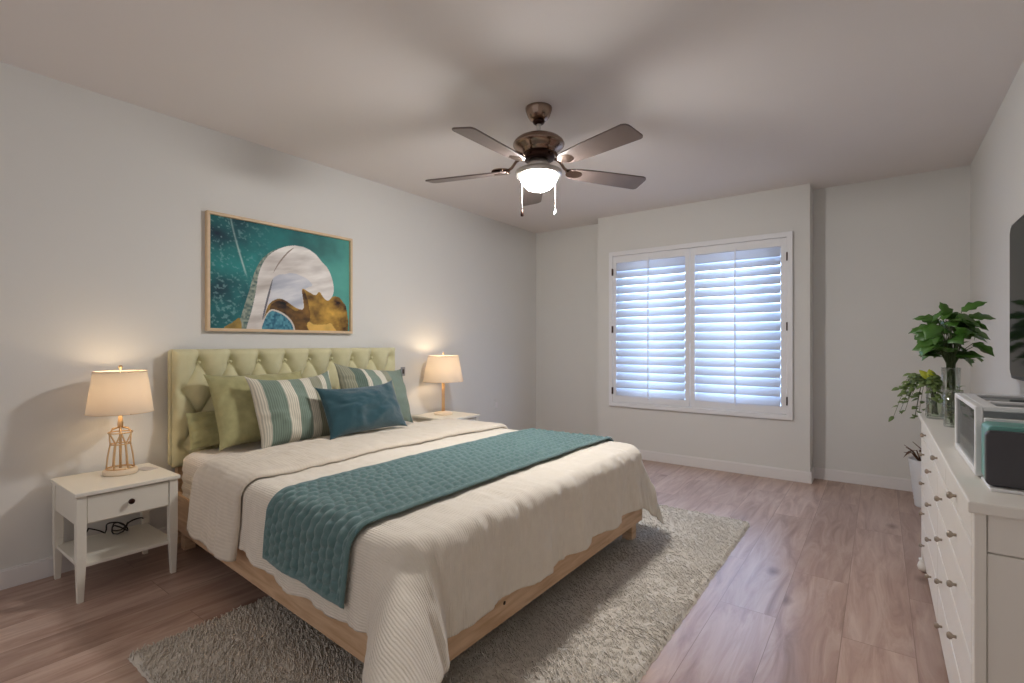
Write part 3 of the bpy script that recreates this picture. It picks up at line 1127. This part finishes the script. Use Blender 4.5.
# ------------------------------------------------------------------ picture above the headboard
PY0, PY1, PZ0, PZ1 = 1.313, 2.335, 1.213, 1.936
pic = empty('framed_picture', (0.0, (PY0 + PY1) / 2, (PZ0 + PZ1) / 2))
tag(pic, 'oak framed abstract painting of a white curl on teal, hung above the headboard', 'picture')
hw_, hh_ = (PY1 - PY0) / 2, (PZ1 - PZ0) / 2
M['oak'] = mat('oak_moulding', srgb(224, 196, 160), 0.5, noise=0.2, nscale=30)
frm = MB()
for a in ((-hw_, hw_, hh_ - .018, hh_), (-hw_, hw_, -hh_, -hh_ + .018), (-hw_, -hw_ + .018, -hh_ + .018, hh_ - .018), (hw_ - .018, hw_, -hh_ + .018, hh_ - .018)):
    frm.box(.002, .036, a[0], a[1], a[2], a[3])
frm.build('frame', M['oak'], pic, .002)


def inside(poly, x, y):
    poly = np.array(poly)
    r = np.zeros(x.shape, bool)
    j = len(poly) - 1
    for i in range(len(poly)):
        xi, yi = poly[i]
        xj, yj = poly[j]
        c = ((yi > y) != (yj > y)) & (x < (xj - xi) * (y - yi) / (yj - yi + 1e-12) + xi)
        r ^= c
        j = i
    return r


def smooth_poly(p, it=3):
    p = np.array(p, float)
    for _ in range(it):
        q = np.roll(p, -1, 0)
        p = np.stack([p * .75 + q * .25, p * .25 + q * .75], 1).reshape(-1, 2)
    return p


pu, pv = np.linspace(0, 1, 300), np.linspace(0, 1, 210)
PU, PV = np.meshgrid(pu, pv, indexing='ij')            # v upward
c3 = lambda r, g, b: np.array(srgb(r, g, b)[:3])
n0 = .5 + .5 * fbm(PU * 5, PV * 4, 5, 71)
img = c3(10, 66, 78) * (1 - n0[..., None]) + c3(32, 128, 128) * n0[..., None]
lt = sm(.35, 1.0, PU * .8 + .25 * (1 - np.abs(PV - .45) * 1.6)) * (.6 + .4 * n0)
img = img * (1 - lt[..., None]) + c3(96, 176, 164) * lt[..., None]
sp_ = sm(.62, .9, .5 + .5 * fbm(PU * 60 + PV * 9, PV * 46, 4, 72)) * sm(.5, .1, PU) * .35
img = img * (1 - sp_[..., None]) + c3(150, 196, 196) * sp_[..., None]
streak = np.exp(-((PU - (.13 + .22 * (1 - PV) ** 1.2)) / .005) ** 2) * sm(.45, .6, PV) * (.3 + .5 * n0)
img = img * (1 - streak[..., None]) + c3(196, 220, 216) * streak[..., None]
wx, wy = PU + .012 * fbm(PU * 9, PV * 9, 3, 73), PV + .012 * fbm(PU * 9, PV * 9, 3, 74)


def Q(*pts):
    """outline in the painting's own unit square, smoothed"""
    out = []
    for x, y in pts:
        u = (x - 95) / 680
        t_, b_ = 75 + 120 * u, 615 + 20 * u
        out.append((u, (b_ - y) / (b_ - t_)))
    return smooth_poly(out, 2)


gn = .5 + .5 * fbm(PU * 12, PV * 12, 4, 75)
band = inside(Q((195, 660), (225, 560), (262, 430), (285, 335), (330, 260), (420, 215), (345, 300), (318, 420), (290, 560), (262, 660)), PU, PV)
bn = .5 + .5 * vnoise(PU * 90, PV * 60, 77)
img = np.where(band[..., None], c3(60, 92, 92) * (1 - bn[..., None]) + c3(168, 176, 160) * bn[..., None], img)
gl = inside(Q((140, 660), (165, 600), (200, 585), (225, 560), (235, 600), (230, 660)), wx, wy)
img = np.where(gl[..., None], c3(176, 146, 72) * (.6 + .6 * gn[..., None]), img)
gold = inside(Q((300, 660), (330, 540), (360, 470), (480, 420), (520, 410), (560, 430), (600, 425), (640, 470), (700, 455), (745, 490), (768, 545), (775, 640), (700, 670)), wx, wy)
gcol = c3(92, 64, 26) * (1 - gn[..., None]) + c3(214, 168, 74) * gn[..., None]
dk = inside(Q((345, 520), (385, 470), (430, 500), (500, 545), (505, 420), (530, 440), (560, 520), (545, 660), (460, 660), (430, 570)), wx, wy)
gcol = np.where(dk[..., None], c3(44, 26, 16) * (1 - .7 * gn[..., None]) + c3(176, 128, 54) * .7 * gn[..., None], gcol)
pale = inside(Q((535, 660), (545, 575), (580, 600), (640, 605), (665, 590), (700, 640), (700, 680)), wx, wy)
gcol = np.where(pale[..., None], c3(226, 184, 96) * (.85 + .25 * gn[..., None]), gcol)
img = np.where(gold[..., None], gcol, img)
shell = inside(Q((240, 640), (270, 540), (292, 430), (302, 340), (345, 258), (430, 215), (510, 216), (580, 252), (610, 290), (655, 330), (682, 400), (684, 450), (655, 488), (628, 475), (600, 432), (584, 462), (545, 440),
                   (505, 418), (515, 470), (522, 530), (480, 520), (430, 482), (395, 468), (350, 492), (332, 540), (318, 600), (306, 660), (260, 680)), PU, PV)
wn_ = .5 + .5 * fbm(PU * 3 + PV * 5, PV * 14 - PU * 6, 4, 76)
scol = c3(196, 188, 182) * (1 - wn_[..., None]) + c3(244, 240, 236) * wn_[..., None]
inner = inside(Q((335, 520), (365, 370), (440, 350), (520, 365), (570, 410), (520, 420), (522, 540), (430, 490), (390, 470)), wx, wy)
scol = np.where(inner[..., None], c3(168, 174, 190) * (1 - wn_[..., None]) + c3(226, 226, 230) * wn_[..., None], scol)
img = np.where(shell[..., None], scol, img)
fold = inside(Q((370, 362), (360, 420), (322, 580), (316, 570), (345, 440)), PU, PV)
img = np.where(fold[..., None], c3(104, 104, 112), img)
seam = inside(Q((362, 362), (390, 300), (440, 240), (480, 220), (444, 246), (396, 304)), PU, PV)
img = np.where(seam[..., None], c3(150, 136, 126), img)
blue = inside(Q((300, 660), (345, 525), (400, 540), (445, 572), (468, 612), (470, 680)), PU, PV)
rimb = inside(Q((296, 660), (343, 517), (402, 532), (450, 566), (476, 612), (478, 680)), PU, PV)
img = np.where(rimb[..., None], c3(214, 206, 196), img)
bcol = c3(20, 86, 116) * (1 - bn[..., None]) + c3(96, 164, 180) * bn[..., None]
img = np.where(blue[..., None], bcol, img)
paint = np.concatenate([img, np.ones(img.shape[:2] + (1,))], -1)
P = np.stack([np.full_like(PU, .014) + .0006 * gn, -hw_ + .016 + PU * (2 * hw_ - .032), -hh_ + .016 + PV * (2 * hh_ - .032)], -1)
mp_ = bpy.data.materials.new('painted_canvas')
mp_.use_nodes = True
at = mp_.node_tree.nodes.new('ShaderNodeAttribute')
at.attribute_name = 'paint'
mp_.node_tree.links.new(at.outputs['Color'], mp_.node_tree.nodes['Principled BSDF'].inputs['Base Color'])
mp_.node_tree.nodes['Principled BSDF'].inputs['Roughness'].default_value = .7
grid('canvas', P, None, mp_, pic, colour=paint)
MB().box(.003, .011, -hw_ + .012, hw_ - .012, -hh_ + .012, hh_ - .012).build('backing', M['oak'], pic)

# ------------------------------------------------------------------ wall plates
for (y, z, w, h, lab) in ((2.86, .90, .045, .075, 'grey wall switch plate beside the far lamp shade'), (4.14, .49, .07, .115, 'wall outlet plate low on the left wall past the bed')):
    r = empty('wall_plate', (0.0, y, z))
    tag(r, lab, 'wall plate')
    pm = M['outlet'] if z > .8 else M['wall']
    MB().box(0, .007, -w / 2, w / 2, -h / 2, h / 2).build('plate', pm, r, .002)
    MB().box(.006, .011, -w / 5, w / 5, -h / 4, h / 4).build('rocker', M['trim'] if z < .8 else M['grey'], r, .001)

# ------------------------------------------------------------------ ceiling fan
FX, FY = 1.749, 2.308
fan = empty('ceiling_fan', (FX, FY, H))
tag(fan, 'five blade ceiling fan with a lit glass bowl hanging from the ceiling', 'ceiling fan')
MB().lathe([(.016, -.076), (.034, -.073), (.050, -.062), (.062, -.044), (.069, -.024), (.073, -.012), (.074, -.006), (.074, 0)], n=40).build('mounting_cup', M['nickel'], fan)
MB().lathe([(.020, -.090), (.030, -.084), (.034, -.074), (.028, -.064)], n=32).build('cup_seal', M['bronze'], fan)
MB().lathe([(.0125, -.185), (.0125, -.06)], n=20).build('downrod', M['nickel_light'], fan)
MB().lathe([(.022, -.190), (.024, -.182), (.024, -.168), (.015, -.160)], n=24).build('collar', M['bronze'], fan)
MB().lathe([(.075, -.288), (.094, -.278), (.100, -.268), (.106, -.262), (.128, -.252), (.141, -.240), (.143, -.232), (.136, -.218), (.120, -.204), (.096, -.193), (.060, -.186), (.022, -.184)], n=56).build('motor_housing', M['nickel'], fan)
MB().lathe([(.078, -.318), (.088, -.312), (.088, -.285), (.070, -.278)], n=48).build('flywheel', M['bronze'], fan)
sw = MB()
sw.lathe([(.050, -.372), (.062, -.366), (.064, -.345), (.056, -.325), (.046, -.315)], n=40)
swh = sw.build('switch_housing', M['nickel_light'], fan)
MB().lathe([(.100, -.408), (.124, -.406), (.131, -.396), (.128, -.382), (.104, -.372), (.050, -.366)], n=56).build('light_ring', M['nickel_light'], fan)
prof = [(.104 * math.sin(a), -.402 - .088 * math.cos(a)) for a in np.linspace(.02, math.pi / 2, 16)]
MB().lathe(prof, n=56, cap=False).build('glass_bowl', M['bowl'], fan)
for k in range(5):
    br = empty('blade', (0, 0, 0), parent=fan)
    br.rotation_euler = (0, 0, R_(56 + 72 * k))
    # board: root at r .19, tip at r .665; outline in plan, tilted about its length
    r0, r1 = .175, .665
    ol = []
    for i in range(9):
        a = math.pi / 2 + math.pi * i / 8
        ol.append((r0 + .055 + .055 * math.cos(a), .052 * math.sin(a)))
    ol += [(r0 + .2, -.062), (r1 - .03, -.069)]
    for i in range(5):
        a = -math.pi / 2 + math.pi / 2 * i / 4
        ol.append((r1 - .03 + .03 * math.cos(a), -.039 + .03 * math.sin(a)))
    for i in range(5):
        a = math.pi / 2 * i / 4
        ol.append((r1 - .022 + .022 * math.cos(a), .047 + .022 * math.sin(a)))
    ol += [(r0 + .2, .062)]
    b = MB().prism(ol, -.004, .004, 'z')
    o = b.build('board', M['blade'], br, .0015)
    o.location = (0, 0, -.366)
    o.rotation_euler = (R_(-12), R_(.8), 0)
    arm = MB()
    arm.tube([(.080, 0, -.300), (.105, 0, -.300), (.130, 0, -.312), (.155, 0, -.345), (.180, 0, -.358), (.205, 0, -.360)], .0085, 8)
    pl = [(.185 + .055 * math.cos(a) * (1 if math.cos(a) < 0 else 1.0) + .035, .040 * math.sin(a)) for a in np.linspace(0, 2 * math.pi, 25)[:-1]]
    arm.prism(pl, -.3595, -.3535, 'z')
    for (sx_, sy_) in ((.25, 0), (.205, .022), (.205, -.022)):
        arm.lathe([(.007, -.3655), (.007, -.352)], (sx_, sy_, 0), 10)
    arm.v = [tuple(Matrix.Rotation(R_(0), 3, 'X') @ Vector(p)) for p in arm.v]
    am = arm.build('blade_arm', M['nickel'], br)
    # small plate on the underside
    pl2 = [(.175 + .05 * math.cos(a) + .04, .036 * math.sin(a)) for a in np.linspace(0, 2 * math.pi, 25)[:-1]]
    u = MB().prism(pl2, -.0085, -.004, 'z')
    uo = u.build('bracket_plate', M['nickel'], br, .001)
    uo.location = (0, 0, -.366)
    uo.rotation_euler = (R_(-12), 0, 0)
cw = Vector((math.cos(YAW), math.sin(YAW), 0))
for sgn, m_, ln in ((-1, M['bronze'], .20), (1, M['pot'], .195)):
    ch = MB()
    px, py = (cw * (.092 * sgn)).x, (cw * (.092 * sgn)).y
    for j in range(34):
        z = -.392 - j * (ln / 34)
        ch.lathe([(.0006, -.0022), (.0026, 0), (.0006, .0022)], (px, py, z), 6)
    ch.tube([(px, py, -.39), (px, py, -.392 - ln)], .0012, 5)
    c_ = ch.build('pull_chain', M['nickel_light'], fan)
    bb_ = MB()
    z = -.392 - ln
    bb_.lathe([(.002, -.038), (.0085, -.034), (.0085, -.022), (.005, -.010), (.003, 0)], (px, py, z), 14)
    bb_.build('chain_bob', m_, c_)

for ch in fan.children:                       # short downrod: everything under the cup sits 3 cm higher
    if not ch.name.startswith(('mounting_cup', 'cup_seal')):
        ch.location.z += .03

# ------------------------------------------------------------------ dresser
DX0, DX1, DY0, DY1, DZ = 3.425, 3.782, 1.480, 3.257, .79
dr = empty('dresser', ((DX0 + DX1) / 2, (DY0 + DY1) / 2, 0))
tag(dr, 'long white dresser with rows of drawers along the right wall', 'dresser')
dox, doy = dr.location.x, dr.location.y


def dbox(mb, x0, x1, y0, y1, z0, z1):
    return mb.box(x0 - dox, x1 - dox, y0 - doy, y1 - doy, z0, z1)


dbox(MB(), DX0, DX1, DY0, DY1, DZ - .026, DZ).build('top', M['dresser'], dr, .004)
dbox(MB(), DX0 + .030, DX1 - .004, DY0 + .030, DY1 - .030, .10, DZ - .026).build('carcass', M['dresser'], dr, .002)
for y, s_ in ((DY0 + .012, 1), (DY1 - .012, -1)):
    for x in (DX0 + .012, DX1 - .050):
        a, b_ = (y, y + .042) if s_ > 0 else (y - .042, y)
        dbox(MB(), x, x + (.020 if x < 3.6 else .046), a, b_, 0.06, DZ - .026).build('corner_post', M['dresser'], dr, .002)
        # turned foot
        MB().lathe([(.014, 0), (.026, .008), (.030, .024), (.024, .042), (.018, .050), (.024, .060)], (x + (.012 if x < 3.6 else .023) - dox, (a + b_) / 2 - doy, 0), 24).build('foot', M['dresser'], dr)
    e0, e1 = (DY0 + .018, DY0 + .031) if s_ > 0 else (DY1 - .031, DY1 - .018)
    dbox(MB(), DX0 + .034, DX1 - .050, e0, e1, .68, DZ - .026).build('side_rail', M['dresser'], dr, .002)
    dbox(MB(), DX0 + .034, DX1 - .050, e0 + (.004 if s_ > 0 else -.0), e1 - (.0 if s_ > 0 else .004), .10, .676).build('side_panel', M['dresser'], dr, .002)
dbox(MB(), DX0 + .020, DX0 + .030, DY0 + .05, DY1 - .05, .085, .11).build('plinth', M['dresser'], dr, .002)
rows_ = [(.686, .760, 3), (.552, .681, 2), (.414, .547, 2), (.268, .409, 2), (.114, .263, 2)]
ya0, ya1 = DY0 + .056, DY1 - .056
for z0, z1, n in rows_:
    wd = (ya1 - ya0) / n
    for k in range(n):
        y0, y1 = ya0 + wd * k + .003, ya0 + wd * (k + 1) - .003
        z1 -= .003 * (k == 0)
        d = dbox(MB(), DX0 + .012, DX0 + .032, y0, y1, z0, z1).build('drawer', M['dresser'], dr, .002)
        for f_ in ((.5,) if n == 3 else (.33, .80)):
            kb = MB().lathe([(.004, 0), (.004, .009), (.008, .012), (.0100, .017), (.007, .022), (.002, .023)], n=18).build('knob', M['knob'], d)
            kb.matrix_local = Matrix.Translation((DX0 + .014 - dox, y0 + (y1 - y0) * f_ - doy, (z0 + z1) / 2)) @ Matrix.Rotation(-math.pi / 2, 4, 'Y')

# ------------------------------------------------------------------ things on the dresser
# white glass-sided countertop box
ov = empty('countertop_oven', (3.63, 1.99, DZ))
tag(ov, 'white framed glass countertop oven on the middle of the dresser', 'oven')
x0, x1, y0, y1, hz = -.15, .145, -.235, .205, .185
b = MB()
b.box(x0 + .004, x1, y0, y0 + .012, .006, hz - .05)
b.box(x0 + .004, x1, y1 - .012, y1, .006, hz)
b.box(x1 - .012, x1, y0, y1, .006, hz)
b.box(x0 + .004, x1, y0, y1, .006, .016)
b.build('body', M['plastic'], ov, .003)
d = MB()
for a in ((x0 - .012, x0 + .004, y0, y0 + .018, .004, hz), (x0 - .012, x0 + .004, y1 - .018, y1, .004, hz),
          (x0 - .012, x0 + .004, y0 + .018, y1 - .018, .004, .022), (x0 - .012, x0 + .004, y0 + .018, y1 - .018, hz - .013, hz)):
    d.box(*a)
do = d.build('door', M['plastic'], ov, .003)
MB().box(x0 - .006, x0 - .002, y0 + .015, y1 - .015, .018, hz - .010).build('glass_panel', M['door_glass'], do)
t = MB()
for a in ((x0 + .004, x1, y0, y0 + .03, hz - .012, hz), (x0 + .004, x1, y1 - .03, y1, hz - .012, hz), (x0 + .004, x0 + .035, y0 + .03, y1 - .03, hz - .012, hz),
          (x1 - .035, x1, y0 + .03, y1 - .03, hz - .012, hz), (x0 + .035, x1 - .035, -.08, -.05, hz - .012, hz)):
    t.box(*a)
to = t.build('top_frame', M['plastic'], ov, .003)
MB().box(x0 + .03, x1 - .03, y0 + .025, y1 - .025, hz - .010, hz - .006).build('glass_panel', M['door_glass'], to)
for z in (hz - .042,):
    MB().box(x0 + .004, x1, y0 - .018, y0 + .002, z - .006, z + .014).build('ledge', M['plastic'], ov, .003)
rk = MB()
for k in range(9):
    y = y0 + .04 + k * .048
    rk.tube([(x0 + .012, y, .085), (x1 - .014, y, .085)], .002, 6)
for x in (x0 + .014, x1 - .02):
    rk.tube([(x, y0 + .012, .085), (x, y1 - .012, .085)], .0025, 6)
rk.build('rack', M['nickel_light'], ov)
pn = MB()
pn.lathe([(.002, 0), (.045, .001), (.058, .012), (.060, .016), (.052, .010), (.002, .004)], (.0, -.08, .018), 28)
pan = pn.build('dish', M['dark'])
pan.location = ov.location
tag(pan, 'small dark round dish inside the white glass oven', 'dish')

tb_ = empty('storage_box', (3.63, 1.69, DZ))
tag(tb_, 'teal box with dark grey rounded front panel at the near end of the dresser', 'box')
MB().prism(rrect(-.152, .145, .008, .150, .012), -.045, .050, 'y').build('body', M['teal_plastic'], tb_, .003)
MB().prism(rrect(-.158, .145, .010, .140, .012), -.068, -.044, 'y').build('front_panel', M['grey'], tb_, .004)
MB().box(-.152, .145, -.080, .050, 0, .008).build('base', M['plastic'], tb_, .002)


def vase(name, loc, r0, r1, h, label, water=.6):
    r = empty(name, loc)
    tag(r, label, 'vase', 'glass vases on the dresser')
    v = MB()
    v.lathe([(.002, .0005), (r0 * .92, .0005), (r0, .004), (r0 + (r1 - r0) * .5, h * .5), (r1, h), (r1 - .0025, h), (r0 + (r1 - r0) * .5 - .0025, h * .5), (r0 - .003, .010), (.002, .008)], n=36, cap=False)
    v.build('glass', M['vase'], r)
    w = MB()
    w.lathe([(r0 - .004, .011), (r0 + (r1 - r0) * water - .004, h * water), (.001, h * water)], n=28)
    w.build('water', M['water'], r)
    return r


vase('glass_vase', (3.537, 3.10, DZ), .030, .036, .235, 'tall clear glass vase holding the large leafy stems on the dresser', .4)
vase('glass_vase', (3.475, 3.015, DZ), .032, .034, .155, 'short glass vase of trailing vine at the far edge of the dresser', .5)
vase('glass_vase', (3.515, 2.76, DZ), .031, .032, .155, 'narrow glass vase of green sprigs nearest the white oven', .55)


def leaf_mesh(mb, base, tip_dir, up, length, width, curl=.25, lobes=0, fold=.18):
    """one leaf blade: lens outline with lobes, bent along its length"""
    d = Vector(tip_dir).normalized()
    n = Vector(up)
    n = (n - d * n.dot(d)).normalized()
    s = d.cross(n)
    K = 9
    vs_, fs_ = [], []
    for i in range(K + 1):
        t = i / K
        w = width * (math.sin(math.pi * min(1, t ** .75 * 1.0)) ** .8) * .5
        if lobes:
            w *= 1 + .28 * math.sin(t * math.pi * lobes * 2)
        if i == K: w = .0006
        if i == 0: w = .001
        c = Vector(base) + d * (length * (t - curl * .25 * t * t)) - n * (curl * length * t * t * .8)
        c = c - Vector((0, 0, 1)) * (curl * length * .35 * t * t)
        vs_ += [c - s * w + n * (fold * w), c, c + s * w + n * (fold * w)]
    for i in range(K):
        a = i * 3
        fs_ += [(a, a + 1, a + 4, a + 3), (a + 1, a + 2, a + 5, a + 4)]
    mb.add(vs_, fs_, True)


def plant(name, loc, label, leaf_m, stem_m, specs, parts=('foliage', 'stems'), cat='plant', extra=None):
    r = empty(name, loc)
    tag(r, label, cat)
    lf, st = MB(), MB()
    for stem_pts, rad, leaves in specs:
        st.tube(stem_pts, rad, 6, rad * .6)
        for (b, d, up, l, w, cu, lo) in leaves:
            leaf_mesh(lf, b, d, up, l, w, cu, lo)
    f = lf.build(parts[0], leaf_m, r)
    f.modifiers.new('s', 'SOLIDIFY').thickness = .0008
    st.build(parts[1], stem_m, r)
    return r


# camera-facing spread only decides where stems grow; all are real leaves round the vase
random.seed(11)
specs = []
for k in range(64):
    a = random.uniform(0, 2 * math.pi)
    el = random.uniform(-.65, 1.25)                       # where on a rounded crown the leaf sits
    R0 = random.uniform(.06, .125)
    hd = Vector((math.cos(a), math.sin(a), 0))
    p3 = Vector((hd.x * R0 * math.cos(el * .9), hd.y * R0 * math.cos(el * .9), .358 + .118 * math.sin(el) + random.uniform(-.02, .02)))
    p0 = Vector((random.uniform(-.015, .015), random.uniform(-.015, .015), .03))
    p1 = Vector((hd.x * .014, hd.y * .014, .25))
    dirv = (hd * random.uniform(.5, 1) + Vector((random.uniform(-.4, .4), random.uniform(-.4, .4), random.uniform(-.75, .75)))).normalized()
    upv = (hd * random.uniform(.2, 1.1) + Vector((random.uniform(-.4, .4), random.uniform(-.4, .4), .6)))
    l = random.uniform(.07, .105)
    start = p3 - dirv * (l * .5)
    mid_ = (p1 + start) / 2 + Vector((0, 0, .02))
    specs.append(([p0, p1, mid_, start], .0024, [(start, dirv, upv, l, l * random.uniform(.54, .72), random.uniform(.1, .5), random.choice([2, 3, 3]))]))
for hx_, hy_, hz_, dv in ((.075, -.02, .525, (.8, -.1, .6)), (.105, .0, .475, (1, 0, .15)), (-.02, -.03, .505, (-.3, -.2, 1)), (-.09, .03, .475, (-1, .1, .35)), (-.11, .04, .425, (-1, .1, -.1)), (.10, .02, .40, (1, .1, -.3)), (-.055, .0, .345, (-.5, 0, -.9))):
    st_ = Vector((hx_, hy_, hz_)) - Vector(dv).normalized() * .05
    specs.append(([(0, 0, .03), (hx_ * .15, 0, .26), (st_ + Vector((0, 0, .26))) / 2 + Vector((0, 0, .0)), st_], .0026, [(st_, dv, (0, -.7, .7), .105, .046, .25, 3)]))
plant('leafy_plant', (3.537, 3.10, DZ), 'large dark green leafy stems standing in the tall glass vase', M['leaf'], M['stem'], specs)

random.seed(5)
specs = []
for k in range(22):
    a = random.uniform(1.9, 4.9)
    ln = random.uniform(.07, .17)
    tip = Vector((math.cos(a) * ln, math.sin(a) * ln * .8 + .05, random.uniform(-.05, .19)))
    p0 = Vector((random.uniform(-.012, .012), random.uniform(-.012, .012), .02))
    p1 = Vector((tip.x * .15, tip.y * .15, .165))
    p2 = Vector((tip.x * .55, tip.y * .55, .20))
    pts = [p0, p1, p2, (p2 + tip) / 2 + Vector((0, 0, .012)), tip]
    lv = []
    for j in range(9):
        f_ = j / 8
        q = p1.lerp(p2, f_ * 2) if f_ < .5 else p2.lerp(tip, f_ * 2 - 1)
        dv = Vector((math.cos(a) + random.uniform(-1, 1), math.sin(a) + random.uniform(-1, 1), random.uniform(-.6, .5)))
        lv.append((q, dv, (random.uniform(-.3, .3), -.5, .8), random.uniform(.024, .042), random.uniform(.016, .026), .3, 0))
    specs.append((pts, .0016, lv))
tv_ = plant('trailing_vine', (3.475, 3.015, DZ), 'thin trailing green vine spilling from the short glass vase past the dresser end', M['ivy'], M['stem'], specs)
yl = MB()
leaf_mesh(yl, (-.02, -.01, .18), (-.55, .1, .75), (0, -.9, .4), .065, .030, .2, 0)
leaf_mesh(yl, (-.01, -.02, .18), (-.2, -.1, .95), (0, -.9, .3), .06, .034, .3, 0)
yo = yl.build('yellow_leaves', M['yellow_leaf'], tv_)
yo.modifiers.new('s', 'SOLIDIFY').thickness = .0008
yo['label'] = 'yellow leaves'

specs = []
for k in range(9):
    a = random.uniform(0, 6.28)
    tip = Vector((math.cos(a) * .022, math.sin(a) * .022, random.uniform(.12, .20)))
    p0 = Vector((math.cos(a) * .008, math.sin(a) * .008, .015))
    lv = []
    for j in range(9):
        q = p0.lerp(tip, .15 + .85 * j / 8)
        a2 = random.uniform(0, 6.28)
        lv.append((q, (math.cos(a2), math.sin(a2), .6), (0, 0, 1), .022, .012, .3, 0))
    specs.append(([p0, p0.lerp(tip, .5), tip], .0013, lv))
plant('green_sprigs', (3.515, 2.76, DZ), 'bunch of small light green sprigs inside the narrow glass vase', M['ivy'], M['stem'], specs)

# ------------------------------------------------------------------ floor pot beyond the dresser
pot = empty('plant_pot', (3.53, 4.50, 0))
tag(pot, 'white ribbed ceramic pot on the floor beyond the dresser', 'pot')
pp = MB()
prof = [(.002, 0), (.060, 0), (.066, .006)]
for k in range(24):
    t_ = k / 23
    prof.append((.066 + .034 * t_ + .0016 * math.sin(t_ * 60), .01 + .31 * t_))
prof += [(.101, .33), (.092, .33), (.090, .30), (.002, .30)]
pp.lathe(prof, n=40, cap=False)
pp.build('planter', M['pot'], pot)
MB().lathe([(.090, .296), (.090, .304), (.002, .312)], n=30).build('soil', M['soil'], pot)
random.seed(9)
dp = MB()
for k in range(9):
    a = random.uniform(0, 6.28)
    b_ = Vector((math.cos(a) * .03, math.sin(a) * .03, .300))
    sp = .05 + .10 * random.random()
    mid_ = b_ + Vector((math.cos(a) * sp * .5, math.sin(a) * sp * .5, .07 + .05 * random.random()))
    en = mid_ + Vector((math.cos(a + .5) * sp * .6, math.sin(a + .5) * sp * .6, random.uniform(-.02, .05)))
    dp.tube([b_, mid_, en], .006, 6, .002)
    leaf_mesh(dp, mid_, (math.cos(a), math.sin(a), -.1), (0, 0, 1), .06, .02, .5, 0)
dpo = dp.build('dried_plant', M['twig'])
dpo.location = (3.53, 4.50, 0)
tag(dpo, 'brown dried plant stalks growing from the white floor pot', 'plant')

# ------------------------------------------------------------------ television on the right wall
tv = empty('television', (XR, 2.25, 1.308))
tag(tv, 'flat dark television mounted on the right wall above the dresser', 'television')
y0, y1, z0, z1 = -.62, .62, -.312, .312


def octa(y0, y1, z0, z1, c):
    return [(y0 + c, z0), (y1 - c, z0), (y1, z0 + c), (y1, z1 - c), (y1 - c, z1), (y0 + c, z1), (y0, z1 - c), (y0, z0 + c)]


MB().prism(octa(y0, y1, z0, z1, .028), -.100, -.062, 'x').build('bezel', M['dark'], tv, .003)
MB().prism(octa(y0 + .012, y1 - .012, z0 + .014, z1 - .012, .022), -.1025, -.0995, 'x').build('screen', M['screen'], tv)
MB().box(-.064, 0, -.2, .2, -.15, .15).build('wall_mount', M['dark'], tv, .003)
